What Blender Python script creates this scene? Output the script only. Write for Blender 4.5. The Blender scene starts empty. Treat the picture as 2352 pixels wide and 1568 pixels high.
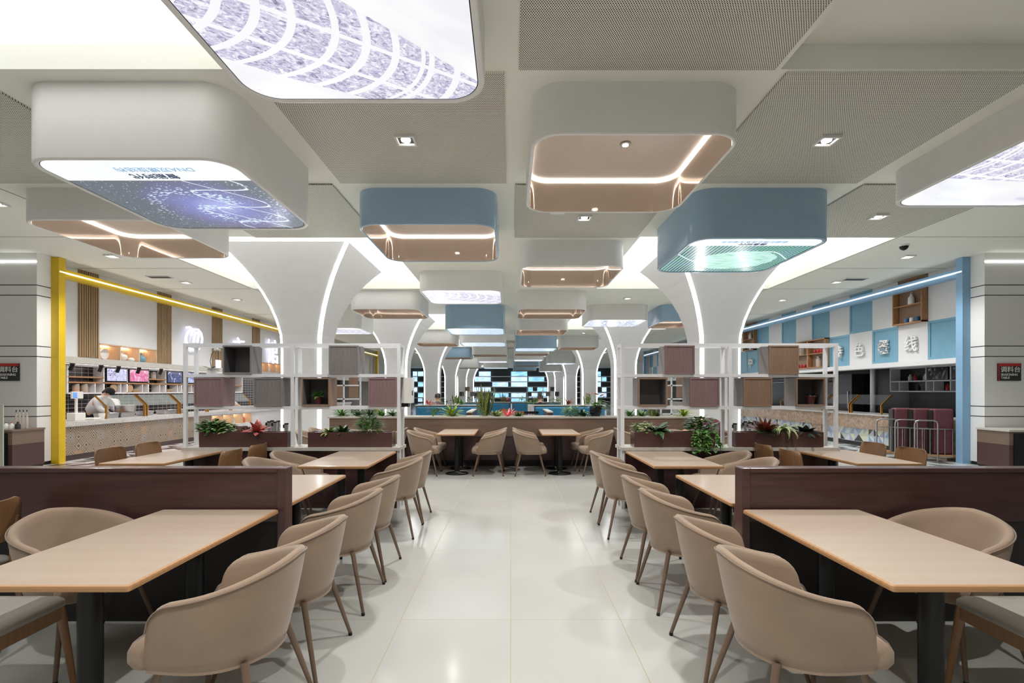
import bpy, bmesh, math, random
from mathutils import Vector, Matrix
random.seed(7)
PI = math.pi
SC = bpy.context.scene
COL = SC.collection

# ------------------------------------------------------------------ camera, world, exposure
CAMZ = 1.52
cam_d = bpy.data.cameras.new('camera')
cam_d.sensor_width = 36.0
cam_d.lens = 36.0 * 1150 / 2352
cam_d.shift_x = 3 / 2352
cam_d.shift_y = 113 / 2352
cam_d.clip_end = 200
cam = bpy.data.objects.new('camera', cam_d)
COL.objects.link(cam)
cam.location = (0, 0, CAMZ)
cam.rotation_euler = (PI / 2, 0, 0)
SC.camera = cam
W = bpy.data.worlds.new('world')
SC.world = W
W.use_nodes = True
W.node_tree.nodes['Background'].inputs[0].default_value = (0.9, 0.93, 1.0, 1)
W.node_tree.nodes['Background'].inputs[1].default_value = 0.6
SC.view_settings.view_transform = 'Standard'
SC.view_settings.look = 'None'
SC.view_settings.gamma = 1.0
SC.view_settings.use_curve_mapping = False
SC.view_settings.exposure = 1.25
SC.cycles.max_bounces = 7
SC.cycles.diffuse_bounces = 4
SC.cycles.glossy_bounces = 4
SC.cycles.transmission_bounces = 4
SC.cycles.transparent_max_bounces = 6
SC.cycles.sample_clamp_indirect = 4.0
SC.cycles.caustics_reflective = False
SC.cycles.caustics_refractive = False
SC.cycles.use_denoising = True
SC.cycles.use_adaptive_sampling = True
SC.cycles.adaptive_threshold = 0.02
LIGHT_MEMBRANE = 0.62      # luminous ceiling recesses
LIGHT_LED = 1.6            # led lines
LIGHT_SPOT = 100.0          # recessed downlights (W)
LIGHT_SCREEN = 0.41

# ------------------------------------------------------------------ materials
def lin(c):
    out = []
    for v in c[:3]:
        v = v / 255.0
        out.append(v / 12.92 if v <= 0.04045 else ((v + 0.055) / 1.055) ** 2.4)
    return (out[0], out[1], out[2], 1.0)

MATS = {}
class NT:
    def __init__(s, name):
        s.m = bpy.data.materials.new(name)
        s.m.use_nodes = True
        s.t = s.m.node_tree
        s.b = s.t.nodes['Principled BSDF']
        s.n = s.t.nodes
    def new(s, typ, **kw):
        n = s.n.new(typ)
        for k, v in kw.items(): setattr(n, k, v)
        return n
    def put(s, sock, v):
        if isinstance(v, bpy.types.NodeSocket): s.t.links.new(v, sock)
        elif v is not None: sock.default_value = v
    def math(s, op, a, b=None, c=None):
        n = s.new('ShaderNodeMath', operation=op)
        s.put(n.inputs[0], a); s.put(n.inputs[1], b)
        if c is not None: s.put(n.inputs[2], c)
        return n.outputs[0]
    def obj(s, scale=None, kind='Object'):
        tc = s.new('ShaderNodeTexCoord')
        o = tc.outputs[kind]
        if scale is not None:
            mp = s.new('ShaderNodeMapping')
            mp.inputs['Scale'].default_value = scale
            s.put(mp.inputs[0], o); o = mp.outputs[0]
        return o
    def pos(s):
        return s.new('ShaderNodeNewGeometry').outputs['Position']
    def xyz(s, v):
        n = s.new('ShaderNodeSeparateXYZ'); s.put(n.inputs[0], v)
        return n.outputs[0], n.outputs[1], n.outputs[2]
    def comb(s, x, y, z):
        n = s.new('ShaderNodeCombineXYZ')
        s.put(n.inputs[0], x); s.put(n.inputs[1], y); s.put(n.inputs[2], z)
        return n.outputs[0]
    def noise(s, vec, scale, detail=2.0, rough=0.5, out='Fac', dist=0.0):
        n = s.new('ShaderNodeTexNoise'); s.put(n.inputs['Vector'], vec)
        n.inputs['Scale'].default_value = scale; n.inputs['Detail'].default_value = detail
        n.inputs['Roughness'].default_value = rough; n.inputs['Distortion'].default_value = dist
        return n.outputs[out]
    def voro(s, vec, scale, feature='F1', out='Distance', rnd=1.0):
        n = s.new('ShaderNodeTexVoronoi', feature=feature); s.put(n.inputs['Vector'], vec)
        n.inputs['Scale'].default_value = scale
        n.inputs['Randomness'].default_value = rnd
        return n.outputs[out]
    def wave(s, vec, scale, dist=0.0, detail=1.0, wt='BANDS', d='X', ds=1.0):
        n = s.new('ShaderNodeTexWave', wave_type=wt); s.put(n.inputs['Vector'], vec)
        if wt == 'BANDS': n.bands_direction = d
        else: n.rings_direction = d
        n.inputs['Scale'].default_value = scale; n.inputs['Distortion'].default_value = dist
        n.inputs['Detail'].default_value = detail; n.inputs['Detail Scale'].default_value = ds
        return n.outputs['Fac']
    def ramp(s, f, stops, interp='LINEAR'):
        n = s.new('ShaderNodeValToRGB'); s.put(n.inputs[0], f)
        cr = n.color_ramp; cr.interpolation = interp
        while len(cr.elements) < len(stops): cr.elements.new(0.5)
        for e, (p, c) in zip(cr.elements, stops):
            e.position = p; e.color = c if len(c) == 4 else lin(c)
        return n.outputs[0]
    def mix(s, f, a, b, bt='MIX'):
        n = s.new('ShaderNodeMix', data_type='RGBA', blend_type=bt)
        s.put(n.inputs[0], f); s.put(n.inputs[6], a); s.put(n.inputs[7], b)
        return n.outputs[2]
    def bump(s, h, strength=0.2, dist=0.01):
        n = s.new('ShaderNodeBump'); n.inputs['Strength'].default_value = strength
        n.inputs['Distance'].default_value = dist
        s.put(n.inputs['Height'], h); s.put(s.b.inputs['Normal'], n.outputs[0])
    def fin(s, col=None, rough=0.5, metal=0.0, spec=0.5, coat=0.0, emit=None, es=0.0):
        b = s.b
        s.put(b.inputs['Base Color'], col); s.put(b.inputs['Roughness'], rough)
        b.inputs['Metallic'].default_value = metal
        b.inputs['Specular IOR Level'].default_value = spec
        b.inputs['Coat Weight'].default_value = coat
        b.inputs['Coat Roughness'].default_value = 0.12
        if emit is not None:
            s.put(b.inputs['Emission Color'], emit); s.put(b.inputs['Emission Strength'], es)
        MATS[s.m.name] = s.m
        return s.m

def plain(name, rgb, rough=0.5, metal=0.0, var=0.05, scale=6.0, coat=0.0, spec=0.5, bump=0.0, bscale=60.0):
    k = NT(name); c = lin(rgb)
    v = k.noise(k.obj(), scale, 3.0)
    d = tuple(min(1, x * (1 - var)) for x in c[:3]) + (1,)
    l = tuple(min(1, x * (1 + var)) for x in c[:3]) + (1,)
    col = k.ramp(v, [(0.3, d), (0.7, l)])
    if bump: k.bump(k.noise(k.obj(), bscale, 3.0), bump, 0.004)
    return k.fin(col, rough, metal, spec, coat)

def glow(name, rgb, s):
    k = NT(name)
    n = k.noise(k.obj(), 0.6, 1.0)
    col = k.ramp(n, [(0.0, tuple(x * 0.97 for x in lin(rgb)[:3]) + (1,)), (1.0, lin(rgb))])
    return k.fin(lin(rgb), 0.5, emit=col, es=s)

def wood(name, c1, c2, scale=(1, 8, 8), rough=0.4, coat=0.1, wv=3.0, dist=4.0):
    k = NT(name)
    v = k.obj(scale)
    w = k.wave(v, wv, dist, 3.0, d='Y')
    n = k.noise(v, 9.0, 4.0)
    f = k.math('MULTIPLY_ADD', w, 0.6, k.math('MULTIPLY', n, 0.4))
    col = k.ramp(f, [(0.2, c1), (0.85, c2)])
    k.bump(f, 0.05, 0.002)
    return k.fin(col, rough, 0, 0.5, coat)

white_paint = plain('white_paint', (230, 230, 231), 0.6, var=0.01)
ceil_paint = plain('ceiling_paint', (243, 244, 234), 0.65, var=0.015, scale=0.7)
box_white = plain('box_white_gloss', (238, 238, 236), 0.32, var=0.01, spec=0.35)
box_blue = plain('box_blue_gloss', (160, 190, 214), 0.18, var=0.02)
steel_white = plain('white_powder_steel', (236, 237, 240), 0.4, var=0.01)
black_metal = plain('black_metal', (22, 22, 24), 0.42, 0.3, var=0.1)
dark_panel = plain('dark_kick_panel', (42, 38, 38), 0.5, var=0.1)
steel = plain('brushed_steel', (190, 190, 192), 0.28, 1.0, var=0.05)
gold = plain('brass_metal', (196, 142, 72), 0.3, 1.0, var=0.05)
rubber = plain('black_rubber', (18, 18, 18), 0.8, var=0.1)
ceramic_w = plain('white_ceramic', (236, 234, 230), 0.25, var=0.02)
yellow_paint = plain('yellow_paint', (222, 186, 28), 0.35, var=0.03)
blue_frame = plain('light_blue_paint', (138, 178, 212), 0.35, var=0.03)
blue_panel = plain('blue_panel_paint', (122, 172, 196), 0.4, var=0.04)
grey_ledge = plain('grey_stone_ledge', (196, 192, 184), 0.4, var=0.06, scale=20)
copper = plain('rose_copper_mirror', (218, 202, 188), 0.06, 0.55, var=0.02)
copper_soft = plain('rose_copper_soffit', (232, 216, 203), 0.25, 0.0, var=0.02)
led = glow('led_white', (255, 255, 252), LIGHT_LED)
led_box = glow('led_box_line', (255, 252, 246), 3.2)
led_cool = glow('led_column', (252, 252, 255), 6.0)
lamp_warm = glow('downlight_lens', (255, 246, 232), 6.0)
membrane = glow('luminous_membrane', (252, 252, 250), LIGHT_MEMBRANE)
neon = glow('neon_sign_white', (232, 232, 255), 0.44)
niche_glow = glow('warm_niche_strip', (255, 228, 196), 6.0)
skin = plain('skin_tone', (224, 178, 150), 0.5, var=0.04)
hair = plain('black_hair', (20, 18, 18), 0.45, var=0.2, scale=40)
cloth_white = plain('white_uniform_cloth', (214, 212, 214), 0.85, var=0.05, bump=0.2)
cloth_dark = plain('dark_apron_cloth', (34, 34, 40), 0.85, var=0.1)
soil = plain('planter_soil', (70, 52, 40), 0.95, var=0.3, scale=60, bump=0.5)
pebble = plain('white_pebbles', (220, 216, 210), 0.6, var=0.08, scale=40, bump=0.6, bscale=80)

# upholstery
def fabric(name, rgb):
    k = NT(name); c = lin(rgb); o = k.obj()
    n = k.noise(o, 380.0, 2.0); g = k.noise(o, 5.0, 2.0)
    f = k.math('MULTIPLY_ADD', n, 0.5, k.math('MULTIPLY', g, 0.5))
    d = tuple(x * 0.86 for x in c[:3]) + (1,); l = tuple(min(1, x * 1.12) for x in c[:3]) + (1,)
    k.bump(n, 0.12, 0.0015)
    m = k.fin(k.ramp(f, [(0.3, d), (0.7, l)]), 0.75, 0, 0.3)
    k.b.inputs['Sheen Weight'].default_value = 0.25
    return m
tub_fabric = fabric('beige_upholstery', (150, 128, 108))
tub_pipe = fabric('beige_piping', (128, 108, 92))
leg_brown = plain('taupe_metal_leg', (118, 96, 80), 0.4, 0.2, var=0.06)
grey_pad = fabric('grey_seat_pad', (150, 148, 138))
maroon_pad = plain('maroon_vinyl', (104, 58, 66), 0.45, var=0.06)
maroon_cloth = plain('maroon_quilted_jacket', (112, 58, 72), 0.8, var=0.25, scale=30, bump=0.4, bscale=40)

top_wood = wood('table_top_laminate', (184, 165, 148), (180, 160, 142), (6, 1.2, 6), 0.34, 0.1, 2.0, 3.0)
edge_wood = wood('oak_edging', (180, 138, 96), (172, 128, 86), (3, 3, 60), 0.4, 0.1)
chair_wood = wood('walnut_ply', (143, 106, 72), (136, 99, 66), (9, 9, 1), 0.4, 0.1, 1.0, 9.0)
dark_wood = wood('maroon_brown_veneer', (86, 57, 55), (70, 45, 45), (1, 9, 14), 0.3, 0.25, 2.0, 3.0)
mid_wood = wood('brown_grey_veneer', (128, 107, 92), (110, 90, 77), (1, 9, 14), 0.38, 0.15, 2.0, 3.0)
box_grey_wood = wood('grey_oak_box', (138, 132, 130), (124, 118, 117), (30, 30, 2), 0.5, 0.0, 3.0, 3.0)
box_pink_wood = wood('mauve_oak_box', (146, 119, 120), (132, 105, 107), (30, 30, 2), 0.5, 0.0, 3.0, 3.0)
box_tan_wood = wood('tan_oak_box', (150, 122, 102), (136, 108, 90), (30, 30, 2), 0.5, 0.0, 3.0, 3.0)
box_dark = plain('box_dark_lining', (104, 102, 102), 0.6, var=0.1)
slat_wood = wood('slat_timber', (176, 150, 114), (152, 126, 92), (8, 8, 1), 0.45)
niche_wood = wood('niche_pale_oak', (222, 196, 168), (208, 180, 150), (8, 8, 2), 0.5)
shelf_wood = wood('shelf_oak', (190, 146, 100), (152, 106, 66), (8, 8, 2), 0.45)

def floor_mat():
    k = NT('glossy_floor_tile'); p = k.pos(); x, y, z = k.xyz(p)
    S = 0.7275
    def line(c, off):
        f = k.math('FRACT', k.math('DIVIDE', k.math('ADD', c, off + 100 * S), S))
        a = k.math('ABSOLUTE', k.math('SUBTRACT', f, 0.5))
        return k.math('GREATER_THAN', a, 0.5 - 0.0032)
    g = k.math('MAXIMUM', line(x, 0.0), line(y, -3.326 + 10 * S))
    tx = k.math('FLOOR', k.math('DIVIDE', k.math('ADD', x, 100 * S), S))
    ty = k.math('FLOOR', k.math('DIVIDE', k.math('ADD', y, -3.326 + 110 * S), S))
    wn = k.new('ShaderNodeTexWhiteNoise'); k.put(wn.inputs[0], k.comb(tx, ty, 0.0))
    v = k.math('MULTIPLY_ADD', wn.outputs[0], 0.25, k.math('MULTIPLY', k.noise(p, 1.5, 4.0), 0.75))
    base = k.ramp(v, [(0.25, (182, 182, 177)), (0.75, (190, 190, 185))])
    col = k.mix(g, base, lin((168, 160, 128)))
    return k.fin(col, k.math('MULTIPLY_ADD', g, 0.4, 0.13), 0, 0.45)
floor_tile = floor_mat()

def tri_mat(name, pal, S, axes='xy'):
    k = NT(name); x, y, z = k.xyz(k.pos())
    a, b = {'xy': (x, y), 'yz': (y, z)}[axes]
    a = k.math('DIVIDE', k.math('ADD', a, 100.0), S); b = k.math('DIVIDE', k.math('ADD', b, 100.0), S)
    fa = k.math('FRACT', a); fb = k.math('FRACT', b)
    ia = k.math('FLOOR', a); ib = k.math('FLOOR', b)
    wn = k.new('ShaderNodeTexWhiteNoise'); k.put(wn.inputs[0], k.comb(ia, ib, 3.0))
    flip = k.math('GREATER_THAN', wn.outputs[0], 0.5)
    fa2 = k.math('ABSOLUTE', k.math('SUBTRACT', fa, flip))
    side = k.math('GREATER_THAN', fa2, fb)
    w2 = k.new('ShaderNodeTexWhiteNoise'); k.put(w2.inputs[0], k.comb(ia, ib, side))
    n = len(pal)
    col = k.ramp(w2.outputs[0], [(i / n, c) for i, c in enumerate(pal)], 'CONSTANT')
    return k.fin(col, 0.25, 0, 0.5)
shop_floor_l = tri_mat('triangle_floor_rose', [(226, 222, 220), (92, 74, 80), (206, 190, 192), (190, 178, 176), (60, 52, 56), (216, 214, 212)], 0.3)
shop_floor_r = tri_mat('triangle_floor_grey', [(206, 208, 210), (96, 100, 104), (186, 192, 190), (56, 58, 60), (210, 212, 206)], 0.3)
geo_tile = tri_mat('geometric_wall_tile', [(214, 220, 226), (150, 172, 200), (46, 46, 48), (222, 228, 196), (176, 176, 204), (190, 200, 206)], 0.19, 'yz')

def perf_mat():
    k = NT('perforated_panel'); x, y, z = k.xyz(k.pos()); S = 0.0185
    def dots(ox, oy):
        fx = k.math('SUBTRACT', k.math('FRACT', k.math('ADD', k.math('DIVIDE', x, S), 500 + ox)), 0.5)
        fy = k.math('SUBTRACT', k.math('FRACT', k.math('ADD', k.math('DIVIDE', y, S * 1.6), 500 + oy)), 0.5)
        fy = k.math('MULTIPLY', fy, 1.6)
        r = k.math('SQRT', k.math('ADD', k.math('MULTIPLY', fx, fx), k.math('MULTIPLY', fy, fy)))
        return k.math('LESS_THAN', r, 0.33)
    d = k.math('MAXIMUM', dots(0, 0), dots(0.5, 0.5))
    col = k.mix(d, lin((246, 246, 234)), lin((74, 72, 64)))
    return k.fin(col, 0.6, 0, 0.4)
perf = perf_mat()

def tile_grid_mat(name, base, grout, sa, sb):
    k = NT(name); x, y, z = k.xyz(k.pos())
    def ln(c, S, w):
        f = k.math('FRACT', k.math('DIVIDE', k.math('ADD', c, 50.0), S))
        return k.math('GREATER_THAN', k.math('ABSOLUTE', k.math('SUBTRACT', f, 0.5)), 0.5 - w)
    g = k.math('MAXIMUM', ln(y, sa, 0.03), ln(z, sb, 0.055))
    return k.fin(k.mix(g, lin(base), lin(grout)), 0.25, 0, 0.5)
black_tile = tile_grid_mat('black_metro_tile', (30, 26, 30), (176, 170, 172), 0.22, 0.11)
dark_tile = tile_grid_mat('dark_metro_tile', (9, 9, 10), (34, 34, 34), 0.22, 0.11)

def pattern_tile():
    k = NT('moroccan_pattern_tile'); x, y, z = k.xyz(k.pos()); S = 0.2
    a = k.math('DIVIDE', k.math('ADD', y, 50.0), S); b = k.math('DIVIDE', k.math('ADD', z, 50.0), S)
    ia = k.math('FLOOR', a); ib = k.math('FLOOR', b)
    fa = k.math('ABSOLUTE', k.math('SUBTRACT', k.math('FRACT', a), 0.5))
    fb = k.math('ABSOLUTE', k.math('SUBTRACT', k.math('FRACT', b), 0.5))
    wn = k.new('ShaderNodeTexWhiteNoise'); k.put(wn.inputs[0], k.comb(ia, ib, 1.0))
    rnd = wn.outputs[0]
    r = k.math('SQRT', k.math('ADD', k.math('MULTIPLY', fa, fa), k.math('MULTIPLY', fb, fb)))
    dia = k.math('ADD', fa, fb)
    m = k.math('MULTIPLY', k.math('MULTIPLY', fa, fb), 4.0)
    sel = k.math('GREATER_THAN', rnd, 0.5)
    f = k.math('ADD', k.math('MULTIPLY', sel, dia), k.math('MULTIPLY', k.math('SUBTRACT', 1.0, sel), k.math('ADD', r, m)))
    s = k.math('SINE', k.math('MULTIPLY', f, k.math('MULTIPLY_ADD', rnd, 14.0, 14.0)))
    lines = k.math('GREATER_THAN', s, 0.35)
    pal = k.ramp(rnd, [(0.0, (78, 68, 64)), (0.3, (84, 104, 126)), (0.42, (72, 62, 58)), (0.7, (150, 92, 56)), (0.8, (80, 74, 72))], 'CONSTANT')
    base = k.ramp(k.noise(k.pos(), 9.0), [(0.3, (176, 155, 132)), (0.7, (188, 168, 145))])
    return k.fin(k.mix(k.math('MULTIPLY', lines, 0.95), base, pal), 0.35)
moroccan = pattern_tile()

def marble(name, c1, c2, c3):
    k = NT(name); n = k.noise(k.pos(), 7.0, 6.0, 0.65, dist=1.6)
    return k.fin(k.ramp(n, [(0.3, c1), (0.5, c2), (0.72, c3)]), 0.25, 0, 0.5)
emperador = marble('beige_brown_marble', (118, 94, 76), (160, 132, 108), (196, 172, 148))
grey_slab = marble('grey_quartz_slab', (190, 184, 182), (206, 202, 200), (220, 216, 214))

def pillar_mat():
    k = NT('grooved_white_cladding'); x, y, z = k.xyz(k.pos())
    g = None
    for zz in (3.65, 3.445, 2.42, 2.21, 1.204, 1.0):
        l = k.math('LESS_THAN', k.math('ABSOLUTE', k.math('SUBTRACT', z, zz)), 0.009)
        g = l if g is None else k.math('MAXIMUM', g, l)
    return k.fin(k.mix(g, lin((238, 238, 237)), lin((40, 38, 38))), 0.4, 0, 0.5)
clad = pillar_mat()

def glass_mat(name, rgb, alpha, rough=0.05):
    k = NT(name)
    col = k.ramp(k.noise(k.obj(), 3.0), [(0.0, rgb), (1.0, rgb)])
    m = k.fin(col, rough, 0, 0.5)
    k.b.inputs['Alpha'].default_value = alpha
    return m
glass = glass_mat('clear_glass', (225, 235, 232), 0.16)
glass_dim = glass_mat('smoked_glass', (120, 124, 124), 0.14)
frost = glass_mat('frosted_glass', (196, 200, 184), 0.7, 0.4)
jar_glass = glass_mat('jar_glass', (230, 220, 205), 0.45, 0.1)

def leafm(name, c1, c2, stripe=None, sc=40.0):
    k = NT(name); o = k.obj()
    col = k.ramp(k.noise(o, sc, 2.0), [(0.35, c1), (0.65, c2)])
    m = k.fin(col, 0.38, 0, 0.5)
    return m
lf_dark = leafm('leaf_dark_green', (34, 66, 34), (74, 112, 56))
lf_mid = leafm('leaf_mid_green', (58, 108, 48), (108, 154, 70))
lf_light = leafm('leaf_variegated', (90, 130, 70), (214, 222, 160), sc=70)
lf_yel = leafm('leaf_yellow_green', (84, 128, 50), (190, 198, 84), sc=60)
lf_red = leafm('leaf_red_pink', (176, 62, 70), (222, 128, 122), sc=50)
lf_coral = leafm('leaf_coral_pink', (228, 96, 112), (244, 140, 142))
lf_rust = leafm('leaf_rust_croton', (120, 60, 44), (170, 92, 70))
lf_snake = leafm('leaf_snake', (46, 70, 40), (140, 150, 70), sc=50)
lf_black = leafm('leaf_blackish', (28, 40, 36), (80, 96, 86), sc=50)
fl_red = leafm('spathe_red', (196, 40, 36), (220, 80, 60))
terracotta = plain('maroon_pot', (112, 62, 58), 0.5, var=0.06)
drift = plain('driftwood', (104, 74, 66), 0.8, var=0.3, scale=30, bump=0.5)
bench_blue = plain('teal_blue_tufted', (44, 124, 164), 0.6, var=0.18, scale=14, bump=0.5, bscale=12)
red_sign = plain('sign_red', (190, 40, 40), 0.4, var=0.02)
sign_black = plain('sign_charcoal', (38, 38, 40), 0.4, var=0.05)
char_white = plain('letter_white', (240, 240, 238), 0.5, var=0.01)
char_navy = glow('print_navy', (38, 74, 110), 0.15)
char_sky = glow('print_sky_blue', (120, 160, 190), 0.4)

# ------------------------------------------------------------------ mesh builder
class MB:
    def __init__(s): s.v = []; s.f = []; s.m = []; s.sm = []
    def add(s, vs, fs, m=0, smooth=False):
        o = len(s.v); s.v += [tuple(p) for p in vs]
        for f in fs:
            s.f.append(tuple(i + o for i in f)); s.m.append(m); s.sm.append(smooth)
        return s
    def box(s, x0, x1, y0, y1, z0, z1, m=0):
        x0, x1 = min(x0, x1), max(x0, x1); y0, y1 = min(y0, y1), max(y0, y1); z0, z1 = min(z0, z1), max(z0, z1)
        v = [(x0, y0, z0), (x1, y0, z0), (x1, y1, z0), (x0, y1, z0), (x0, y0, z1), (x1, y0, z1), (x1, y1, z1), (x0, y1, z1)]
        return s.add(v, [(0, 3, 2, 1), (4, 5, 6, 7), (0, 1, 5, 4), (1, 2, 6, 5), (2, 3, 7, 6), (3, 0, 4, 7)], m)
    def quad(s, a, b, c, d, m=0): return s.add([a, b, c, d], [(0, 1, 2, 3)], m)
    def loft(s, rings, m=0, smooth=True, closed=True, cap0=True, cap1=True):
        n = len(rings[0]); vs = [p for r in rings for p in r]; fs = []
        for i in range(len(rings) - 1):
            for j in range(n if closed else n - 1):
                k = (j + 1) % n
                fs.append((i * n + j, i * n + k, (i + 1) * n + k, (i + 1) * n + j))
        s.add(vs, fs, m, smooth)
        if cap0: s.add(rings[0][::-1], [tuple(range(n))], m)
        if cap1: s.add(rings[-1], [tuple(range(n))], m)
        return s
    def cyl(s, p0, p1, r0, r1=None, n=14, m=0, smooth=True, caps=True):
        r1 = r0 if r1 is None else r1
        p0 = Vector(p0); p1 = Vector(p1); d = (p1 - p0).normalized()
        u = d.orthogonal().normalized(); w = d.cross(u)
        R = [[p + u * (r * math.cos(2 * PI * i / n)) + w * (r * math.sin(2 * PI * i / n)) for i in range(n)] for p, r in ((p0, r0), (p1, r1))]
        return s.loft(R, m, smooth, True, caps, caps)
    def tube(s, pts, r, n=8, m=0, closed=False):
        pts = [Vector(p) for p in pts]; rings = []; N = len(pts); u = None
        for i, p in enumerate(pts):
            if closed: t = pts[(i + 1) % N] - pts[i - 1]
            else: t = pts[min(i + 1, N - 1)] - pts[max(i - 1, 0)]
            t.normalize()
            if u is None: u = t.orthogonal().normalized()
            else:
                u = u - t * u.dot(t)
                u = u.normalized() if u.length > 1e-6 else t.orthogonal().normalized()
            w = t.cross(u)
            rr = r[i] if isinstance(r, (list, tuple)) else r
            rings.append([p + u * (rr * math.cos(2 * PI * k / n)) + w * (rr * math.sin(2 * PI * k / n)) for k in range(n)])
        if closed: rings.append(rings[0])
        return s.loft(rings, m, True, True, not closed, not closed)
    def lathe(s, prof, c=(0, 0, 0), n=20, m=0):
        rings = [[(c[0] + r * math.cos(2 * PI * i / n), c[1] + r * math.sin(2 * PI * i / n), c[2] + z) for i in range(n)] for r, z in prof]
        return s.loft(rings, m, True)
    def prism(s, poly, z0, z1, m=0, smooth=False):
        return s.loft([[(x, y, z0) for x, y in poly], [(x, y, z1) for x, y in poly]], m, smooth)
    def ball(s, c, rx, ry=None, rz=None, n=12, k=8, m=0):
        ry = rx if ry is None else ry; rz = rx if rz is None else rz
        rings = []
        for j in range(k + 1):
            t = -PI / 2 + PI * j / k; q = max(math.cos(t), 0.02)
            rings.append([(c[0] + rx * q * math.cos(2 * PI * i / n), c[1] + ry * q * math.sin(2 * PI * i / n), c[2] + rz * math.sin(t)) for i in range(n)])
        return s.loft(rings, m, True)
    def build(s, name, mats, parent=None, loc=None, rz=0.0, bevel=0.0, seg=2):
        me = bpy.data.meshes.new(name)
        me.from_pydata(s.v, [], s.f)
        if not isinstance(mats, (list, tuple)): mats = [mats]
        for x in mats: me.materials.append(x)
        me.polygons.foreach_set('material_index', s.m)
        me.polygons.foreach_set('use_smooth', s.sm)
        me.update()
        o = bpy.data.objects.new(name, me); COL.objects.link(o)
        if parent is not None: o.parent = parent
        if loc is not None: o.location = loc
        o.rotation_euler = (0, 0, rz)
        if bevel:
            b = o.modifiers.new('bevel', 'BEVEL'); b.width = bevel; b.segments = seg; b.limit_method = 'ANGLE'
            b.harden_normals = False
        return o

def tag(o, label, cat, group=None):
    o['label'] = label; o['category'] = cat
    if group: o['group'] = group
    return o
def thing(name, label, cat, loc=(0, 0, 0), rz=0.0, group=None):
    o = bpy.data.objects.new(name, None); COL.objects.link(o)
    o.empty_display_size = 0.1
    o.location = loc; o.rotation_euler = (0, 0, rz)
    return tag(o, label, cat, group)
def struct(o):
    o['kind'] = 'structure'; return o
def stuff(o):
    o['kind'] = 'stuff'; return o
def dup(root, loc, rz, label, group=None, scale=None):
    def rec(o, par):
        c = o.copy(); COL.objects.link(c)
        if par is not None: c.parent = par
        for ch in o.children: rec(ch, c)
        return c
    r = rec(root, None); r.location = loc; r.rotation_euler = (0, 0, rz); r['label'] = label
    if scale: r.scale = scale
    if group: r['group'] = group
    return r
def rrect(x0, x1, y0, y1, r, n=8):
    pts = []
    for cx, cy, a in ((x1 - r, y1 - r, 0), (x0 + r, y1 - r, PI / 2), (x0 + r, y0 + r, PI), (x1 - r, y0 + r, 1.5 * PI)):
        for i in range(n + 1):
            t = a + (PI / 2) * i / n; pts.append((cx + r * math.cos(t), cy + r * math.sin(t)))
    return pts
def at(px, py, Y):
    return Vector(((px - 1173) * Y / 1150, Y, CAMZ - (py - 897) * Y / 1150))
def text_mesh(name, body, size, mat, depth=0.004, parent=None, loc=(0, 0, 0), rot=(0, 0, 0), align='CENTER', shear=0.0, bold=0.0, sx=1.0):
    cu = bpy.data.curves.new(name, 'FONT'); cu.body = body; cu.size = size; cu.extrude = depth
    cu.align_x = align; cu.align_y = 'CENTER'; cu.offset = bold
    tmp = bpy.data.objects.new('tmp', cu); COL.objects.link(tmp)
    bpy.context.view_layer.update()
    me = bpy.data.meshes.new_from_object(tmp.evaluated_get(bpy.context.evaluated_depsgraph_get()))
    bpy.data.objects.remove(tmp); bpy.data.curves.remove(cu)
    me.name = name; me.materials.clear(); me.materials.append(mat)
    o = bpy.data.objects.new(name, me); COL.objects.link(o)
    o.location = loc; o.rotation_euler = rot; o.scale = (sx, 1, 1)
    if parent is not None: o.parent = parent
    return o
def light(name, kind, loc, energy, color=(1, 1, 1), rot=(0, 0, 0), parent=None, **kw):
    d = bpy.data.lights.new(name, kind); d.energy = energy; d.color = color
    for k, v in kw.items(): setattr(d, k, v)
    o = bpy.data.objects.new(name, d); COL.objects.link(o); o.location = loc; o.rotation_euler = rot
    if parent is not None: o.parent = parent
    return o
# ------------------------------------------------------------------ setting: floor, ceiling, walls
CZ = 4.30; RZ = 4.52
YL = [2.0, 4.33, 6.69, 9.05, 11.38]
while YL[-1] < 62: YL.append(YL[-1] + 2.27)
YB = -5.0; YE = 62.0; XW = 12.6; P = 2.335
b = MB().box(-XW - .2, XW + .2, YB - .2, YE + .2, -0.1, 0.0)
struct(b.build('floor', floor_tile))
b = MB().box(-9.55, -7.2, 9.0, 40.0, 0.0, 0.004)
struct(b.build('trim_1', shop_floor_l))
b = MB().box(7.2, 9.55, 9.0, 40.0, 0.0, 0.004)
struct(b.build('trim_2', shop_floor_r))
NR = len(YL) - 1
REC = [r for r in range(NR) if r % 4 in (3, 0)]
b = MB()
b.box(-XW, XW, YB, -0.3, CZ, CZ + .3)
for s in (-1, 1):
    b.box(s * 3 * P, s * XW, -0.3, YE, CZ, CZ + .3)
    b.box(s * P, s * 3 * P, -0.32, -0.3, CZ, CZ + .3)
b.box(-P, P, -0.3, YE, CZ, CZ + .3)
for s in (-1, 1):
    r = 1
    for r in range(1, NR):
        if r not in REC:
            b.box(s * P, s * 3 * P, YL[r], YL[r + 1], CZ, CZ + .3)
struct(b.build('ceiling', ceil_paint))
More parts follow.
